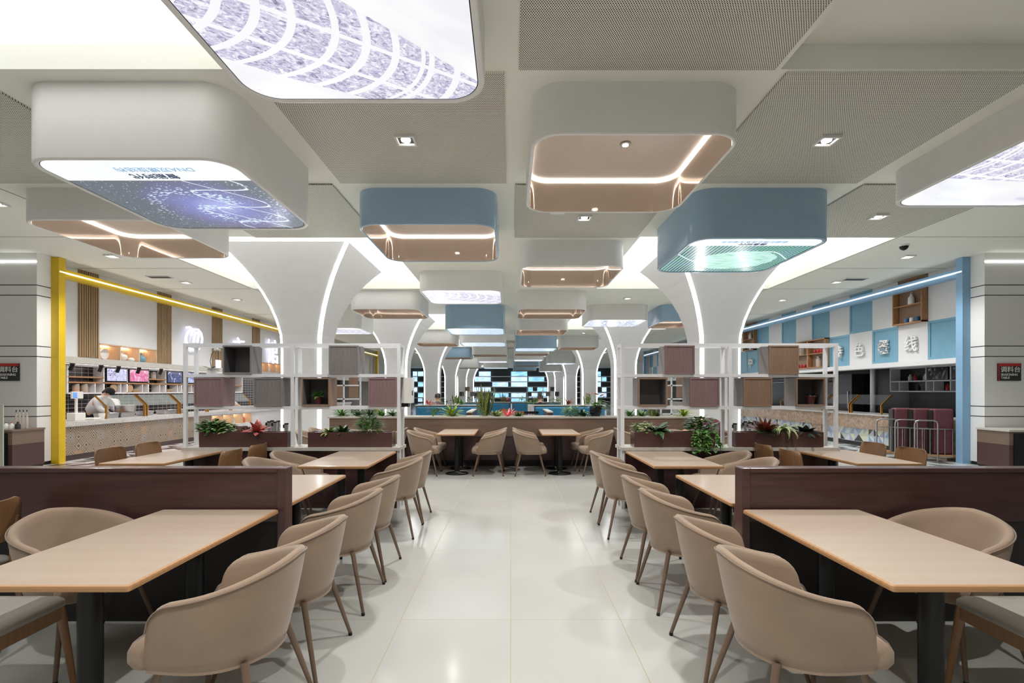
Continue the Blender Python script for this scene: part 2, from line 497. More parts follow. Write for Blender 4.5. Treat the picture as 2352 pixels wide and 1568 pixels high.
# lit membranes in the deep square recesses around each column
for s in (-1, 1):
    for q in range(0, NR, 4):
        y0 = -0.3 if q == 0 else YL[q - 1]
        y1 = YL[min(q + 1, NR)]
        lit = not (q == 0 and s == 1)
        o = MB().box(s * P, s * 3 * P, y0, y1, RZ, RZ + .06).build('luminous_ceiling', membrane if lit else ceil_paint)
        nm = ['nearest the camera', 'around the first flared column', 'around the second flared column', 'around the third flared column',
              'around the fourth flared column', 'around the fifth flared column', 'around the last flared column'][min(q // 4, 6)]
        tag(o, '%s recessed ceiling membrane %s, %s side of the hall' % ('glowing white' if lit else 'unlit pale', nm, 'left' if s < 0 else 'right'), 'ceiling light', 'recessed ceiling membranes')
        if lit: struct  # membranes are lamps, kept as things
bn = {-3: 'outer left', -2: 'left', -1: 'centre left', 0: 'centre right', 1: 'right', 2: 'outer right'}
ordn = ['nearest', 'second', 'third', 'fourth', 'fifth', 'sixth', 'seventh', 'eighth', 'ninth', 'tenth', 'eleventh', 'twelfth', 'thirteenth', 'fourteenth', 'fifteenth', 'sixteenth', 'seventeenth', 'eighteenth', 'nineteenth', 'twentieth']
for c, r in ((0, 0), (-1, 1), (1, 1), (-3, 1), (0, 2), (-2, 2), (2, 2)):
    o = MB().box(c * P + .07, (c + 1) * P - .06, YL[r] + .03, YL[r + 1] - .02, CZ - .022, CZ).build('perforated_ceiling_panel', perf)
    tag(o, 'grey perforated metal ceiling panel in the %s bay, %s ceiling row' % (bn[c], ordn[r]), 'ceiling panel', 'perforated ceiling panels')

# shell walls
struct(MB().box(-XW - .2, -XW, YB, YE, 0, CZ).build('wall_left', white_paint))
struct(MB().box(XW, XW + .2, YB, YE, 0, CZ).build('wall_right', white_paint))
struct(MB().box(-XW, XW, YE, YE + .2, 0, CZ).build('wall_back', plain('back_wall_charcoal', (70, 70, 74), 0.6)))
struct(MB().box(-XW, XW, YB - .2, YB, 0, CZ).build('wall_front', white_paint))
# pillar walls that end the two shop fronts
for s, n, sf in ((-1, 'wall_left', yellow_paint), (1, 'wall_right', blue_frame)):
    struct(MB().box(s * 9.55, s * XW, 10.09, 10.40, 0.07, CZ).build(n + '_return', clad))
    struct(MB().box(s * 9.57, s * XW, 10.11, 10.40, 0, 0.07).build('baseboard_' + ('left' if s < 0 else 'right'), dark_panel))
    o = MB().box(s * 9.545, s * XW, 10.065, 10.09, 4.115, 4.13).build('led_strip', led)
    tag(o, 'white led light line high on the %s pillar wall' % ('left' if s < 0 else 'right'), 'light strip')

# ------------------------------------------------------------------ flared columns with led edges
PROF = [(0, .44), (2.45, .44), (2.75, .457), (3.06, .52), (3.35, .61), (3.63, .73), (3.9, .875), (4.14, 1.035), (4.34, 1.19), (4.515, 1.34)]
def column(x, y, label):
    t = thing('flared_column', label, 'column', (x, y, 0), 0, 'flared columns with light edges')
    rings = []; c = .062
    for z, r in PROF:
        rings.append([(r, -r + c, z), (r, r - c, z), (r - c, r, z), (-r + c, r, z), (-r, r - c, z), (-r, -r + c, z), (-r + c, -r, z), (r - c, -r, z)])
    MB().loft(rings, 0, False).build('shaft', white_paint, t)
    for sx in (-1, 1):
        for sy in (-1,):
            b = MB(); rr = []
            for z, r in PROF:
                r += .006
                z = max(z, .02)
                rr.append([(sx * r, sy * (r - c), z), (sx * (r - c), sy * r, z), (sx * (r - c - .01), sy * (r - .02), z), (sx * (r - .02), sy * (r - c - .01), z)])
            b.loft(rr, 0, False).build('led_edge', led_cool, t)
    return t
coln = ['nearest', 'second', 'third', 'fourth', 'fifth', 'farthest']
for i in range(6):
    y = YL[4 + 4 * i] if 4 + 4 * i < len(YL) else 56.8
    for s in (-1, 1):
        column(s * 4.6, y, '%s white flared column with glowing edges on the %s of the aisle' % (coln[i], 'left' if s < 0 else 'right'))

# ------------------------------------------------------------------ hanging ceiling boxes
def art(kind):
    if 'art_' + kind in MATS: return MATS['art_' + kind]
    k = NT('art_' + kind); o = k.obj(); x, y, z = k.xyz(o)
    if kind in ('rocket', 'ship', 'pale'):
        ang = {'rocket': 0.637, 'ship': 0.25, 'pale': 0.4}[kind]
        u = k.math('ADD', k.math('MULTIPLY', x, math.cos(ang)), k.math('MULTIPLY', y, math.sin(ang)))
        v = k.math('SUBTRACT', k.math('MULTIPLY', y, math.cos(ang)), k.math('MULTIPLY', x, math.sin(ang)))
        vv = k.math('SUBTRACT', v, {'rocket': 0.34, 'ship': 0.0, 'pale': 0.0}[kind])
        bend = k.math('MULTIPLY_ADD', k.math('MULTIPLY', vv, vv), 0.8, u)
        w1 = k.wave(k.comb(bend, 0.0, 0.0), 1.35, 0.0, 0.0); w2 = k.wave(k.comb(bend, 0.3, 0.0), 3.1, 0.0, 0.0)
        band = k.math('GREATER_THAN', k.math('MULTIPLY_ADD', w2, 0.5, w1), 1.05)
        spars = k.math('GREATER_THAN', k.wave(k.comb(k.math('ADD', vv, k.math('MULTIPLY', u, 0.08)), 0.0, 0.0), 0.9, 0.0, 0.0), 0.965)
        det = k.noise(k.comb(k.math('MULTIPLY', u, 2.0), k.math('MULTIPLY', vv, 3.0), 0.0), 7.0, 5.0, 0.7, dist=1.5)
        dcol = k.ramp(det, [(0.34, (120, 116, 146)), (0.44, (190, 186, 214)), (0.54, (222, 220, 240)), (0.6, (250, 250, 254))])
        hw = k.math('MULTIPLY_ADD', u, -0.16, {'rocket': 0.50, 'ship': 0.22, 'pale': 0.6}[kind])
        body = k.math('LESS_THAN', k.math('ABSOLUTE', vv), hw)
        fg = k.mix(k.math('MAXIMUM', band, spars), dcol, lin((250, 250, 253)))
        back = k.noise(k.comb(u, k.math('MULTIPLY', v, 2.2), 0.0), 1.3, 2.0, dist=0.4)
        bg = k.ramp(back, [(0.30, (208, 206, 232)), (0.36, (240, 240, 246)), (0.55, (250, 250, 252)), (0.7, (254, 254, 254))])
        col = k.mix(body, bg, fg)
        if kind != 'rocket':
            top = k.math('GREATER_THAN', k.math('MULTIPLY', y, -1.0), 0.70)
            col = k.mix(top, col, lin((250, 250, 252)))
    elif kind == 'dna':
        r = k.math('SQRT', k.math('ADD', k.math('POWER', k.math('SUBTRACT', x, 0.18), 2.0), k.math('POWER', k.math('SUBTRACT', y, 0.22), 2.0)))
        th = k.math('ARCTAN2', k.math('SUBTRACT', y, 0.22), k.math('SUBTRACT', x, 0.18))
        sp = k.math('SINE', k.math('ADD', k.math('MULTIPLY', r, 11.0), k.math('MULTIPLY', th, 2.0)))
        dens = k.math('MULTIPLY', k.math('MULTIPLY_ADD', sp, 0.5, 0.5), k.math('SUBTRACT', 1.0, k.math('MULTIPLY', r, 0.75)))
        sn = k.voro(k.comb(k.math('MULTIPLY', x, 0.55), y, 0.0), 34.0)
        speck = k.math('LESS_THAN', sn, k.math('MULTIPLY', k.math('MAXIMUM', k.math('MULTIPLY', dens, 1.25), 0.30), 0.5))
        bgc = k.ramp(k.math('ADD', r, k.math('MULTIPLY', k.noise(o, 2.0), 0.4)), [(0.15, (176, 190, 240)), (0.45, (124, 136, 200)), (0.85, (104, 108, 146)), (1.2, (92, 104, 116))])
        hel = k.math('LESS_THAN', k.math('ABSOLUTE', k.math('SUBTRACT', k.math('ABSOLUTE', k.math('SINE', k.math('MULTIPLY', k.math('SUBTRACT', y, k.math('MULTIPLY', x, 0.5)), 6.5))), k.math('MULTIPLY', k.math('ABSOLUTE', k.math('SUBTRACT', x, 0.45)), 3.0))), 0.06)
        hel = k.math('MULTIPLY', hel, k.math('LESS_THAN', k.math('ABSOLUTE', k.math('SUBTRACT', x, 0.45)), 0.32))
        col = k.mix(speck, bgc, lin((212, 232, 250)))
        col = k.mix(hel, col, lin((226, 240, 255)))
        col = k.mix(k.math('LESS_THAN', y, -0.50), col, lin((246, 248, 250)))
    elif kind == 'green':
        e = k.math('ADD', k.math('POWER', k.math('DIVIDE', k.math('SUBTRACT', x, 0.12), 0.62), 2.0), k.math('POWER', k.math('DIVIDE', k.math('SUBTRACT', y, 0.22), 0.55), 2.0))
        gl = k.math('LESS_THAN', e, k.math('MULTIPLY_ADD', k.noise(o, 6.0, 3.0), 0.5, 0.75))
        st = k.wave(k.comb(x, y, 0.0), 5.5, 0.3, 1.0)
        st2 = k.wave(k.comb(x, y, 0.0), 5.0, 6.0, 2.0, d='Y')
        n = k.noise(o, 1.8, 3.0)
        gc = k.ramp(k.noise(k.comb(x, k.math('MULTIPLY', y, 4.0), 0.0), 5.0, 4.0), [(0.3, (130, 200, 180)), (0.5, (190, 240, 222)), (0.7, (214, 240, 250))])
        dc = k.ramp(n, [(0.3, (50, 76, 96)), (0.5, (70, 132, 116)), (0.7, (84, 120, 150))])
        dc = k.mix(k.math('GREATER_THAN', st, 0.86), dc, lin((206, 236, 240)))
        dc = k.mix(k.math('MULTIPLY', k.math('GREATER_THAN', st2, 0.75), k.math('GREATER_THAN', x, 0.1)), dc, lin((70, 160, 130)))
        cv = k.math('LESS_THAN', k.math('ABSOLUTE', k.math('SUBTRACT', y, k.math('MULTIPLY', k.math('SINE', k.math('MULTIPLY', x, 4.0)), -0.3))), 0.02)
        col = k.mix(gl, dc, gc); col = k.mix(cv, col, lin((220, 248, 248)))
        col = k.mix(k.math('LESS_THAN', y, -0.60), col, lin((246, 248, 250)))
    else:   # ice / grid
        n = k.noise(k.comb(k.math('MULTIPLY', x, 1.5), k.math('MULTIPLY', y, 3.0), 0.0), 3.0, 6.0, 0.7, dist=2.0)
        pal = [(0.3, (96, 128, 168)), (0.42, (160, 196, 226)), (0.5, (236, 246, 252)), (0.6, (150, 180, 210)), (0.7, (240, 246, 252))]
        col = k.ramp(n, pal)
        if kind == 'grid':
            bk = k.voro(k.comb(k.math('MULTIPLY', x, 2.4), y, 0.0), 3.0, 'DISTANCE_TO_EDGE', rnd=0.6)
            col = k.mix(k.math('LESS_THAN', bk, 0.08), k.mix(0.5, col, lin((120, 130, 176))), lin((240, 246, 250)))
        col = k.mix(k.math('LESS_THAN', y, -0.66), col, lin((246, 250, 252)))
    return k.fin(lin((20, 20, 22)), 0.25, emit=col, es=LIGHT_SCREEN)
box_words = {'rocket': 'lit picture of a ringed metal machine', 'dna': 'lit starry blue spiral picture', 'ship': 'lit pale picture of a sleek craft', 'green': 'lit green and turquoise picture',
             'pale': 'lit pale lavender picture', 'ice': 'lit icy blue picture', 'grid': 'lit blue blocky picture', 'mirror': 'hollow rose copper inside'}
def hang_box(c, r, kind, blue, h):
    x0, x1 = c * P + .19, (c + 1) * P - .2; y0, y1 = YL[r] + .17, YL[r + 1] - .17
    cx, cy = (x0 + x1) / 2, (y0 + y1) / 2; hx, hy = (x1 - x0) / 2, (y1 - y0) / 2
    lab = '%s rounded ceiling box, %s, %s bay, %s row' % ('blue' if blue else 'white', box_words[kind], bn[c], ordn[r])
    t = thing('ceiling_light_box', lab, 'ceiling light', (cx, cy, CZ - h), 0, 'rounded ceiling boxes')
    bm = box_blue if blue else box_white
    n = 10 if r < 7 else 5
    def pr(i): return rrect(-hx + i, hx - i, -hy + i, hy - i, max(.30 - i, .05), n)
    z = lambda p, zz: [(a, b_, zz) for a, b_ in p]
    wth = .035 if kind == 'mirror' else .05
    b = MB()
    b.loft([z(pr(0), h), z(pr(0), .012), z(pr(.012), 0), z(pr(wth - .006), 0), z(pr(wth), .01)], 0, True, True, False, False)
    if kind != 'mirror':
        b.loft([z(pr(wth), .01), z(pr(wth), .03)], 0, True, True, False, False)
    sh = b.build('shell', bm, t)
    if kind == 'mirror':
        d = h - .06
        MB().loft([z(pr(wth), .01), z(pr(wth), d)], 0, True, True, False, False).build('mirror_lining', copper, t)
        MB().loft([z(pr(wth), d), z(pr(wth), d + .015)], 0, True, True).build('soffit', copper_soft, t)
        p1 = z(pr(wth + .008), d - .022)
        MB().tube(p1, .007 if r < 6 else .010, 6, closed=True).build('led_line', led_box if r < 3 else led, t)
        if r < 4:
            f = MB().lathe([(.055, 0), (.06, .012), (.04, .02)], (0.1, 0, d - .02), 18).build('spotlight', steel, t)
            MB().lathe([(.034, 0), (.034, .006)], (0.1, 0, d - .024), 14).build('lens', lamp_warm, f)
    else:
        s = MB(); s.prism(pr(wth + .004), .012, .022)
        sc = s.build('picture_screen', art(kind), t)
        if r < 4:
            MB().loft([z(pr(wth), .0115), z(pr(wth + .007), .0105)], 0, True, True, False, False).build('gasket', rubber, t)
        if kind == 'dna':
            text_mesh('lettering', '智能时代', .115, char_navy, .001, t, (0.02, -.61, .010), (0, PI, 0), 'CENTER', bold=.002)
            text_mesh('lettering', 'DNA双螺旋结构', .105, char_sky, .001, t, (0.12, -.755, .010), (0, PI, 0), 'CENTER')
        if kind == 'green':
            text_mesh('lettering', '信息时代', .10, char_navy, .001, t, (-.02, -.69, .010), (0, PI, 0), 'CENTER', bold=.002)
            text_mesh('lettering', '数据处理与信息传播技术', .085, char_sky, .001, t, (-.05, -.80, .010), (0, PI, 0), 'CENTER')
    return t
for a in ((-1, 0, 'rocket', 0, .40), (0, 1, 'mirror', 0, .47), (-2, 1, 'dna', 0, .69), (2, 1, 'ship', 0, .40), (-1, 2, 'mirror', 1, .50), (1, 2, 'green', 1, .69),
          (-3, 2, 'mirror', 0, .44), (0, 3, 'mirror', 0, .48), (-1, 4, 'pale', 0, .46), (0, 5, 'mirror', 0, .53), (-2, 5, 'mirror', 0, .53), (-1, 6, 'ice', 1, .78),
          (1, 6, 'grid', 0, .50), (-3, 6, 'pale', 0, .76), (2, 6, 'mirror', 1, .55), (0, 7, 'mirror', 0, .55), (-1, 8, 'ice', 0, .80), (0, 9, 'ice', 1, .84),
          (-2, 9, 'mirror', 0, .60), (1, 10, 'mirror', 0, .60), (-1, 11, 'mirror', 0, .80), (0, 11, 'mirror', 0, .75), (-2, 13, 'mirror', 1, .66), (-1, 13, 'pale', 0, .9),
          (0, 13, 'pale', 0, .8), (0, 15, 'mirror', 1, .95), (1, 14, 'grid', 0, .9), (-1, 16, 'ice', 0, 1.0), (0, 17, 'mirror', 1, 1.1), (-2, 17, 'mirror', 0, .9), (1, 18, 'ice', 0, 1.1)):
    hang_box(*a)

# ------------------------------------------------------------------ recessed downlights and small ceiling fittings
def downlight(x, y, label, power=1.0, z=CZ, real=True, size=.085):
    if 'perforated' in label: z = CZ - .022
    t = thing('downlight', label, 'ceiling light', (x, y, z), 0, 'square recessed downlights')
    b = MB(); a = size; q = size + .022
    for (p0, p1, p2, p3) in ((-q, q, -q, -a), (-q, q, a, q), (-q, -a, -a, a), (a, q, -a, a)): b.box(p0, p1, p2, p3, -.03, .0)
    b.build('trim_ring', white_paint, t)
    MB().box(-a, a, -a, a, -.006, -.001).build('housing', dark_panel, t)
    MB().lathe([(.05, -.02), (.052, -.006)], (0, 0, 0), 16).build('lens', lamp_warm, t)
    if real:
        light('lamp', 'SPOT', (0, 0, -.035), LIGHT_SPOT * power, (1.0, .985, .965), parent=t, spot_size=2.2, spot_blend=.7, shadow_soft_size=.045)
    return t
for x, y, w in ((-1.15, 5.49, 'in the perforated panel left of the centre beam'), (3.47, 5.5, 'in the perforated panel right of the pink lined box'),
                (1.17, 7.95, 'in the perforated panel behind the pink lined box'), (5.8, 7.9, 'in the perforated panel at the right'), (-3.5, 7.9, 'in the perforated panel behind the starry picture box'),
                (1.17, 3.2, 'in the perforated panel overhead, out of view'), (-5.83, 5.5, 'in the perforated panel at the left frame edge'), (1.17, .9, 'added unseen above the camera, right'), (-1.17, .6, 'added unseen above the camera, left'), (0, -2.2, 'added unseen behind the camera')):  # last three are extra lamps, added out of view to light the foreground
    downlight(x, y, 'square downlight ' + w, 1.15 if abs(x) < 4 else 1)
for i, (x, y) in enumerate(((8.2, 10.35), (8.3, 12.75), (8.3, 15.3), (8.3, 18.0), (7.6, 7.4))):
    downlight(x, y, '%s square downlight along the right side ceiling' % ordn[i], .9)
for i, (x, y) in enumerate(((-8.2, 10.3), (-8.3, 12.8), (-8.3, 15.2), (-8.3, 18.0), (-7.6, 7.4))):
    downlight(x, y, '%s square downlight along the left side ceiling' % ordn[i], .9)
for i, (x, y) in enumerate(((-1.17, 10.2), (3.5, 15.0), (-1.17, 15.0), (1.17, 12.6), (1.17, 19.4), (-3.5, 17.2), (3.5, 24.0), (-1.17, 24.0))):
    downlight(x, y, '%s square downlight over the middle of the hall' % ordn[i], 1.2)
# dome camera, wifi unit, air vents, side ceiling joints
t = thing('dome_camera', 'black dome security camera on the right side ceiling', 'camera', (7.5, 9.55, CZ))
MB().lathe([(.085, -.03), (.09, 0)], (0, 0, 0), 20).build('base_ring', white_paint, t)
MB().lathe([(.012, -.105), (.045, -.09), (.068, -.06), (.075, -.03)], (0, 0, 0), 20).build('dome', black_metal, t)
t = thing('wifi_access_point', 'cream square wireless unit on a short bracket under the ceiling panel', 'wireless unit', (.70, 7.45, CZ - .02))
MB().box(-.11, .11, -.1, .1, -.11, -.05).build('body', white_paint, t, bevel=.015)
MB().box(-.06, .06, -.02, .02, -.055, 0).build('bracket', black_metal, t)
for i, (x, y) in enumerate(((-8.55, 12.2), (8.55, 12.45))):
    t = thing('ceiling_air_vent', 'dark slotted air vent in the %s side ceiling' % ('left' if x < 0 else 'right'), 'air vent', (x, y, CZ))
    MB().box(-.28, .28, -.11, .11, -.02, 0).build('vent_frame', white_paint, t)
    b = MB()
    for j in range(4): b.box(-.25, .25, -.085 + j * .045, -.06 + j * .045, -.024, -.02)
    b.build('louvre', black_metal, t)
b = MB()
for s in (-1, 1):
    for y in (4.33, 6.69, 9.05, 11.38, 13.66, 18.2): b.box(s * 7.1, s * 12, y - .004, y + .004, CZ - .003, CZ)
    b.box(s * 7.02, s * 7.03, -0.3, 40, CZ - .003, CZ)
struct(b.build('trim_3', dark_panel))

# ------------------------------------------------------------------ far back wall of lit shelves
px2x = lambda px: (px - 1173) * 61.8 / 1150
zz = lambda py: CAMZ + (897 - py) * 61.8 / 1150
t = thing('display_wall', 'far wall of backlit blue glass shelves with white shelf lines', 'display wall', (0, 61.95, 0))
b = MB()
for py in (864.5, 876.5, 888.5, 901, 913.5): b.box(-12.5, 12.5, -.35, 0, zz(py) - .05, zz(py) + .05)
b.build('shelf_line', white_paint, t)
win = [NT('backlit_glass_%d' % i) for i in range(3)]
wm = []
for k, (c1, c2) in zip(win, (((190, 214, 240), (150, 186, 220)), ((150, 200, 214), (96, 150, 190)), ((196, 220, 244), (120, 160, 210)))):
    wm.append(k.fin(lin((60, 70, 80)), 0.2, emit=k.ramp(k.noise(k.obj((1, 1, 3)), 1.4, 5.0), [(0.35, c1), (0.65, c2)]), es=0.8))
rows = [(853, 863.5, [(1100, 1127), (1174, 1211), (948, 958), (960, 972), (1372, 1380)]), (865.5, 875.5, [(1090, 1127), (1174, 1211), (1214, 1250), (948, 958), (1372, 1381), (1383, 1393)]),
        (877.5, 887.5, [(1131, 1167), (1174, 1211), (960, 972), (1372, 1380)]), (889.5, 899.5, [(1080, 1127), (1213, 1258), (948, 958), (1383, 1393)]),
        (902.5, 912, [(1133, 1168), (1174, 1208), (1215, 1260), (960, 972), (1372, 1393)]), (914.5, 922, [(1080, 1127), (1174, 1208), (960, 970)])]
i = 0
for y0, y1, cells in rows:
    for x0, x1 in cells:
        MB().box(px2x(x0), px2x(x1), -.12, -.06, zz(y1), zz(y0)).build('glass_panel', wm[i % 3], t); i += 1
# ------------------------------------------------------------------ tub chairs
def make_tub():
    t = thing('tub_chair', 'x', 'chair', (0, 0, 0))
    # faces +x.  plan path of the wrap-around shell, from right arm front round the back to the left arm front
    N = 41
    def raw(s, hw, xf, xb):
        La = 0.34; yc = hw; xs = xf - (xf - xb) * 0.42
        if s < La: q = s / La; return Vector((xf + (xs - xf) * q, -yc * (0.93 + .07 * math.sin(q * PI / 2)), 0))
        if s > 1 - La: q = (1 - s) / La; return Vector((xf + (xs - xf) * q, yc * (0.93 + .07 * math.sin(q * PI / 2)), 0))
        a = (s - La) / (1 - 2 * La) * PI - PI / 2
        ca = abs(math.cos(a)) ** 0.94
        return Vector((xs - (xs - xb) * ca, yc * math.sin(a), 0))
    K = 600; acc = [0.0]; pr_ = raw(0, .27, .19, -.255)
    for i in range(1, K + 1):
        pn = raw(i / K, .27, .19, -.255); acc.append(acc[-1] + (pn - pr_).length); pr_ = pn
    import bisect
    def plan(s, hw, xf, xb):
        t_ = min(max(s, 0), 1) * acc[-1]; i = min(max(bisect.bisect_left(acc, t_), 1), K)
        f = (t_ - acc[i - 1]) / max(acc[i] - acc[i - 1], 1e-9)
        return raw((i - 1 + f) / K, hw, xf, xb)
    zb = .392
    rings = []; top = []
    ss = []
    for i in range(N):
        q = i / (N - 1)
        q = 0.5 - 0.5 * math.cos(PI * q) if False else q
        ss.append(q)
    ss = [0, .006, .016, .03, .045, .062, .085] + [.085 + (1 - .17) * i / 30 for i in range(1, 30)] + [1 - x for x in (.085, .062, .045, .03, .016, .006, 0)]
    for s in ss:
        u = 1 - abs(2 * s - 1)                       # 0 front ends, 1 back centre
        zr = .668 + .136 * (0.5 - 0.5 * math.cos(PI * min(1, u * 1.02))) * .55 + .136 * .45 * u
        d = min(s, 1 - s) * 1.38; R = .10
        if d < R: zr = zr - R + math.sqrt(max(R * R - (R - d) ** 2, 0))
        B = plan(s, .25, .205, -.235); T = plan(s, .298, .175, -.322)
        ctr_b = Vector((B.x * .0 + max(min(B.x, .17), -.05), 0, 0))
        ring = []
        def pt(v, off):
            p = B.lerp(T, v) ; 
            # bulge
            p2 = Vector((p.x, p.y, 0))
            e = 4e-3
            a = plan(max(s - e, 0), .25 + .048 * v, .205 - .03 * v, -.235 - .087 * v); c = plan(min(s + e, 1), .25 + .048 * v, .205 - .03 * v, -.235 - .087 * v)
            tg = (c - a); tg.z = 0; tg.normalize()
            nrm = Vector((tg.y, -tg.x, 0))
            p2 = p2 + nrm * off
            return Vector((p2.x, p2.y, zb + v * (zr - zb)))
        th = .042
        for v in (0, .12, .3, .5, .7, .86, .95): ring.append(pt(v, -.006 * math.sin(PI * v)))
        r0 = pt(.985, 0.004); ring.append(r0)
        m1 = pt(1.0, .014); ring.append(m1 + Vector((0, 0, .004)))
        m2 = pt(1.0, .030); ring.append(m2 + Vector((0, 0, .003)))
        for v in (.96, .86, .6, .3, .12, 0): ring.append(pt(v, th + .012 * (1 - v)))
        rings.append(ring); top.append(pt(.972, -.0035))
    b = MB()
    n = len(rings[0])
    # orientation check is not needed: both sides shaded
    b.loft(rings, 0, True, True, True, True)
    # base board
    base = [(p[0].x, p[0].y) for p in rings]
    b.prism(base, zb - .012, zb + .02, 0)
    b.build('shell', tub_fabric, t)
    MB().tube(top, .0036, 6).build('piping', tub_pipe, t)
    # seat cushion with a soft nose
    def outline(i):
        pts = []
        for a in range(72):
            th = 2 * PI * a / 72
            c, s = math.cos(th), math.sin(th)
            e = 0.27
            x = math.copysign(abs(c) ** e, c); y = math.copysign(abs(s) ** e, s)
            X = .055 + ((.25 if c > 0 else .22) - i) * x
            q = min(max((X - .165) / .045, 0), 1); hw = .2 + .052 * q * q * (3 - 2 * q)
            pts.append((X, (hw - i) * y))
        return pts
    R = []
    for i, z in ((.045, .386), (.012, .396), (0, .42), (0, .46), (.012, .487), (.04, .498), (.11, .503), (.2, .504)):
        R.append([(x, y, z) for x, y in outline(i)])
    MB().loft(R, 0, True).build('seat', tub_fabric, t)
    for sx in (-1, 1):
        for sy in (-1, 1):
            p0 = Vector((.17 if sx > 0 else -.17, sy * .19, .40)); p1 = Vector((sx * .268, sy * .275, .012))
            l = MB().cyl(p0, p1, .0165, .0105, 14).build('leg', leg_brown, t)
            MB().cyl(p1 + (p0 - p1).normalized() * .008, Vector((p1.x, p1.y, 0)), .0118, .0112, 12).build('foot_cap', rubber, l)
    return t
tub0 = make_tub(); tub_used = [0]
def tub(x, y, face, label, group=None):
    # face = direction the sitter looks: '+x', '-x'
    rz = {'+x': 0, '-x': PI}[face] if isinstance(face, str) else face
    if not tub_used[0]:
        tub_used[0] = 1; tub0.location = (x, y, 0); tub0.rotation_euler = (0, 0, rz); tub0['label'] = label
        if group: tub0['group'] = group
        return tub0
    return dup(tub0, (x, y, 0), rz, label, group)

# ------------------------------------------------------------------ wooden chairs
def make_wood():
    t = thing('wooden_chair', 'x', 'chair', (0, 0, 0))          # faces +x
    b = MB(); R = []
    for z, lean in ((.60, 0), (.612, .0), (.64, -.002), (.72, -.012), (.80, -.024), (.845, -.03), (.858, -.032)):
        hw = .225
        if z < .62: hw -= .02 * (1 - (z - .60) / .02) + .0
        if z > .79: hw -= {.80: .004, .845: .022, .858: .05}[z]
        out = []; inn = []
        for i in range(13):
            q = i / 6 - 1
            y = hw * q; cx = -.25 + .055 * q * q + lean
            out.append((cx - .008, y, z)); inn.append((cx + .008, y, z))
        R.append(out + inn[::-1])
    b.loft(R, 0, True); b.build('backrest', chair_wood, t)
    pad = []
    for i, z in ((.03, .438), (0, .448), (0, .468), (.012, .482), (.05, .49)):
        pad.append([(x, y, z) for x, y in rrect(-.20 + i, .235 - i, -.215 + i, .215 - i, .07, 6)])
    MB().loft(pad, 0, True).build('seat_pad', grey_pad, t)
    b = MB().box(-.19, .215, -.195, -.17, .375, .44).box(-.19, .215, .17, .195, .375, .44).box(.19, .215, -.17, .17, .375, .44).box(-.205, -.18, -.17, .17, .375, .44)
    b.build('apron', chair_wood, t, bevel=.004)
    for sy in (-1, 1):
        MB().cyl((.195, sy * .185, .44), (.235, sy * .225, 0), .021, .013, 12).build('leg', chair_wood, t)
        MB().tube([(-.265, sy * .215, 0), (-.205, sy * .185, .42), (-.215, sy * .178, .60), (-.236, sy * .172, .74)], [.014, .021, .018, .013], 12).build('rear_leg', chair_wood, t)
    return t
wood0 = make_wood(); wood_used = [0]
def woodchair(x, y, face, label, group=None):
    rz = {'+x': 0, '-x': PI}[face] if isinstance(face, str) else face
    if not wood_used[0]:
        wood_used[0] = 1; wood0.location = (x, y, 0); wood0.rotation_euler = (0, 0, rz); wood0['label'] = label
        if group: wood0['group'] = group
        return wood0
    return dup(wood0, (x, y, 0), rz, label, group)

# ------------------------------------------------------------------ tables
def table(x, y, w, l, label, h=.75, group='laminate dining tables', round_post=True, offs=None):
    t = thing('dining_table', label, 'table', (x, y, 0), 0, group)
    MB().prism(rrect(-w / 2 + .012, w / 2 - .012, -l / 2 + .012, l / 2 - .012, .006, 3), h - .008, h).build('tabletop', top_wood, t)
    e = MB()
    o0 = rrect(-w / 2 + .012, w / 2 - .012, -l / 2 + .012, l / 2 - .012, .006, 3)
    z = lambda p, zz: [(a, b_, zz) for a, b_ in p]
    o1 = rrect(-w / 2 + .002, w / 2 - .002, -l / 2 + .002, l / 2 - .002, .012, 3)
    o2 = rrect(-w / 2, w / 2, -l / 2, l / 2, .014, 3)
    o3 = rrect(-w / 2 + .02, w / 2 - .02, -l / 2 + .02, l / 2 - .02, .006, 3)
    e.loft([z(o0, h), z(o1, h - .004), z(o2, h - .012), z(o2, h - .024), z(o3, h - .034)], 0, False, True, False, True)
    e.build('edge_band', edge_wood, t)
    for yy in (offs or (-l * .29, l * .29)):
        p = MB().cyl((0, yy, .02), (0, yy, h - .05), .048, .048, 20).build('pedestal', black_metal, t)
        MB().lathe([(.21, 0), (.212, .006), (.205, .014), (.06, .024), (.05, .05)], (0, yy, 0), 32).build('base_disc', black_metal, p)
        MB().box(-.17, .17, yy - .03, yy + .03, h - .05, h - .034).build('top_bracket', black_metal, p)
    return t

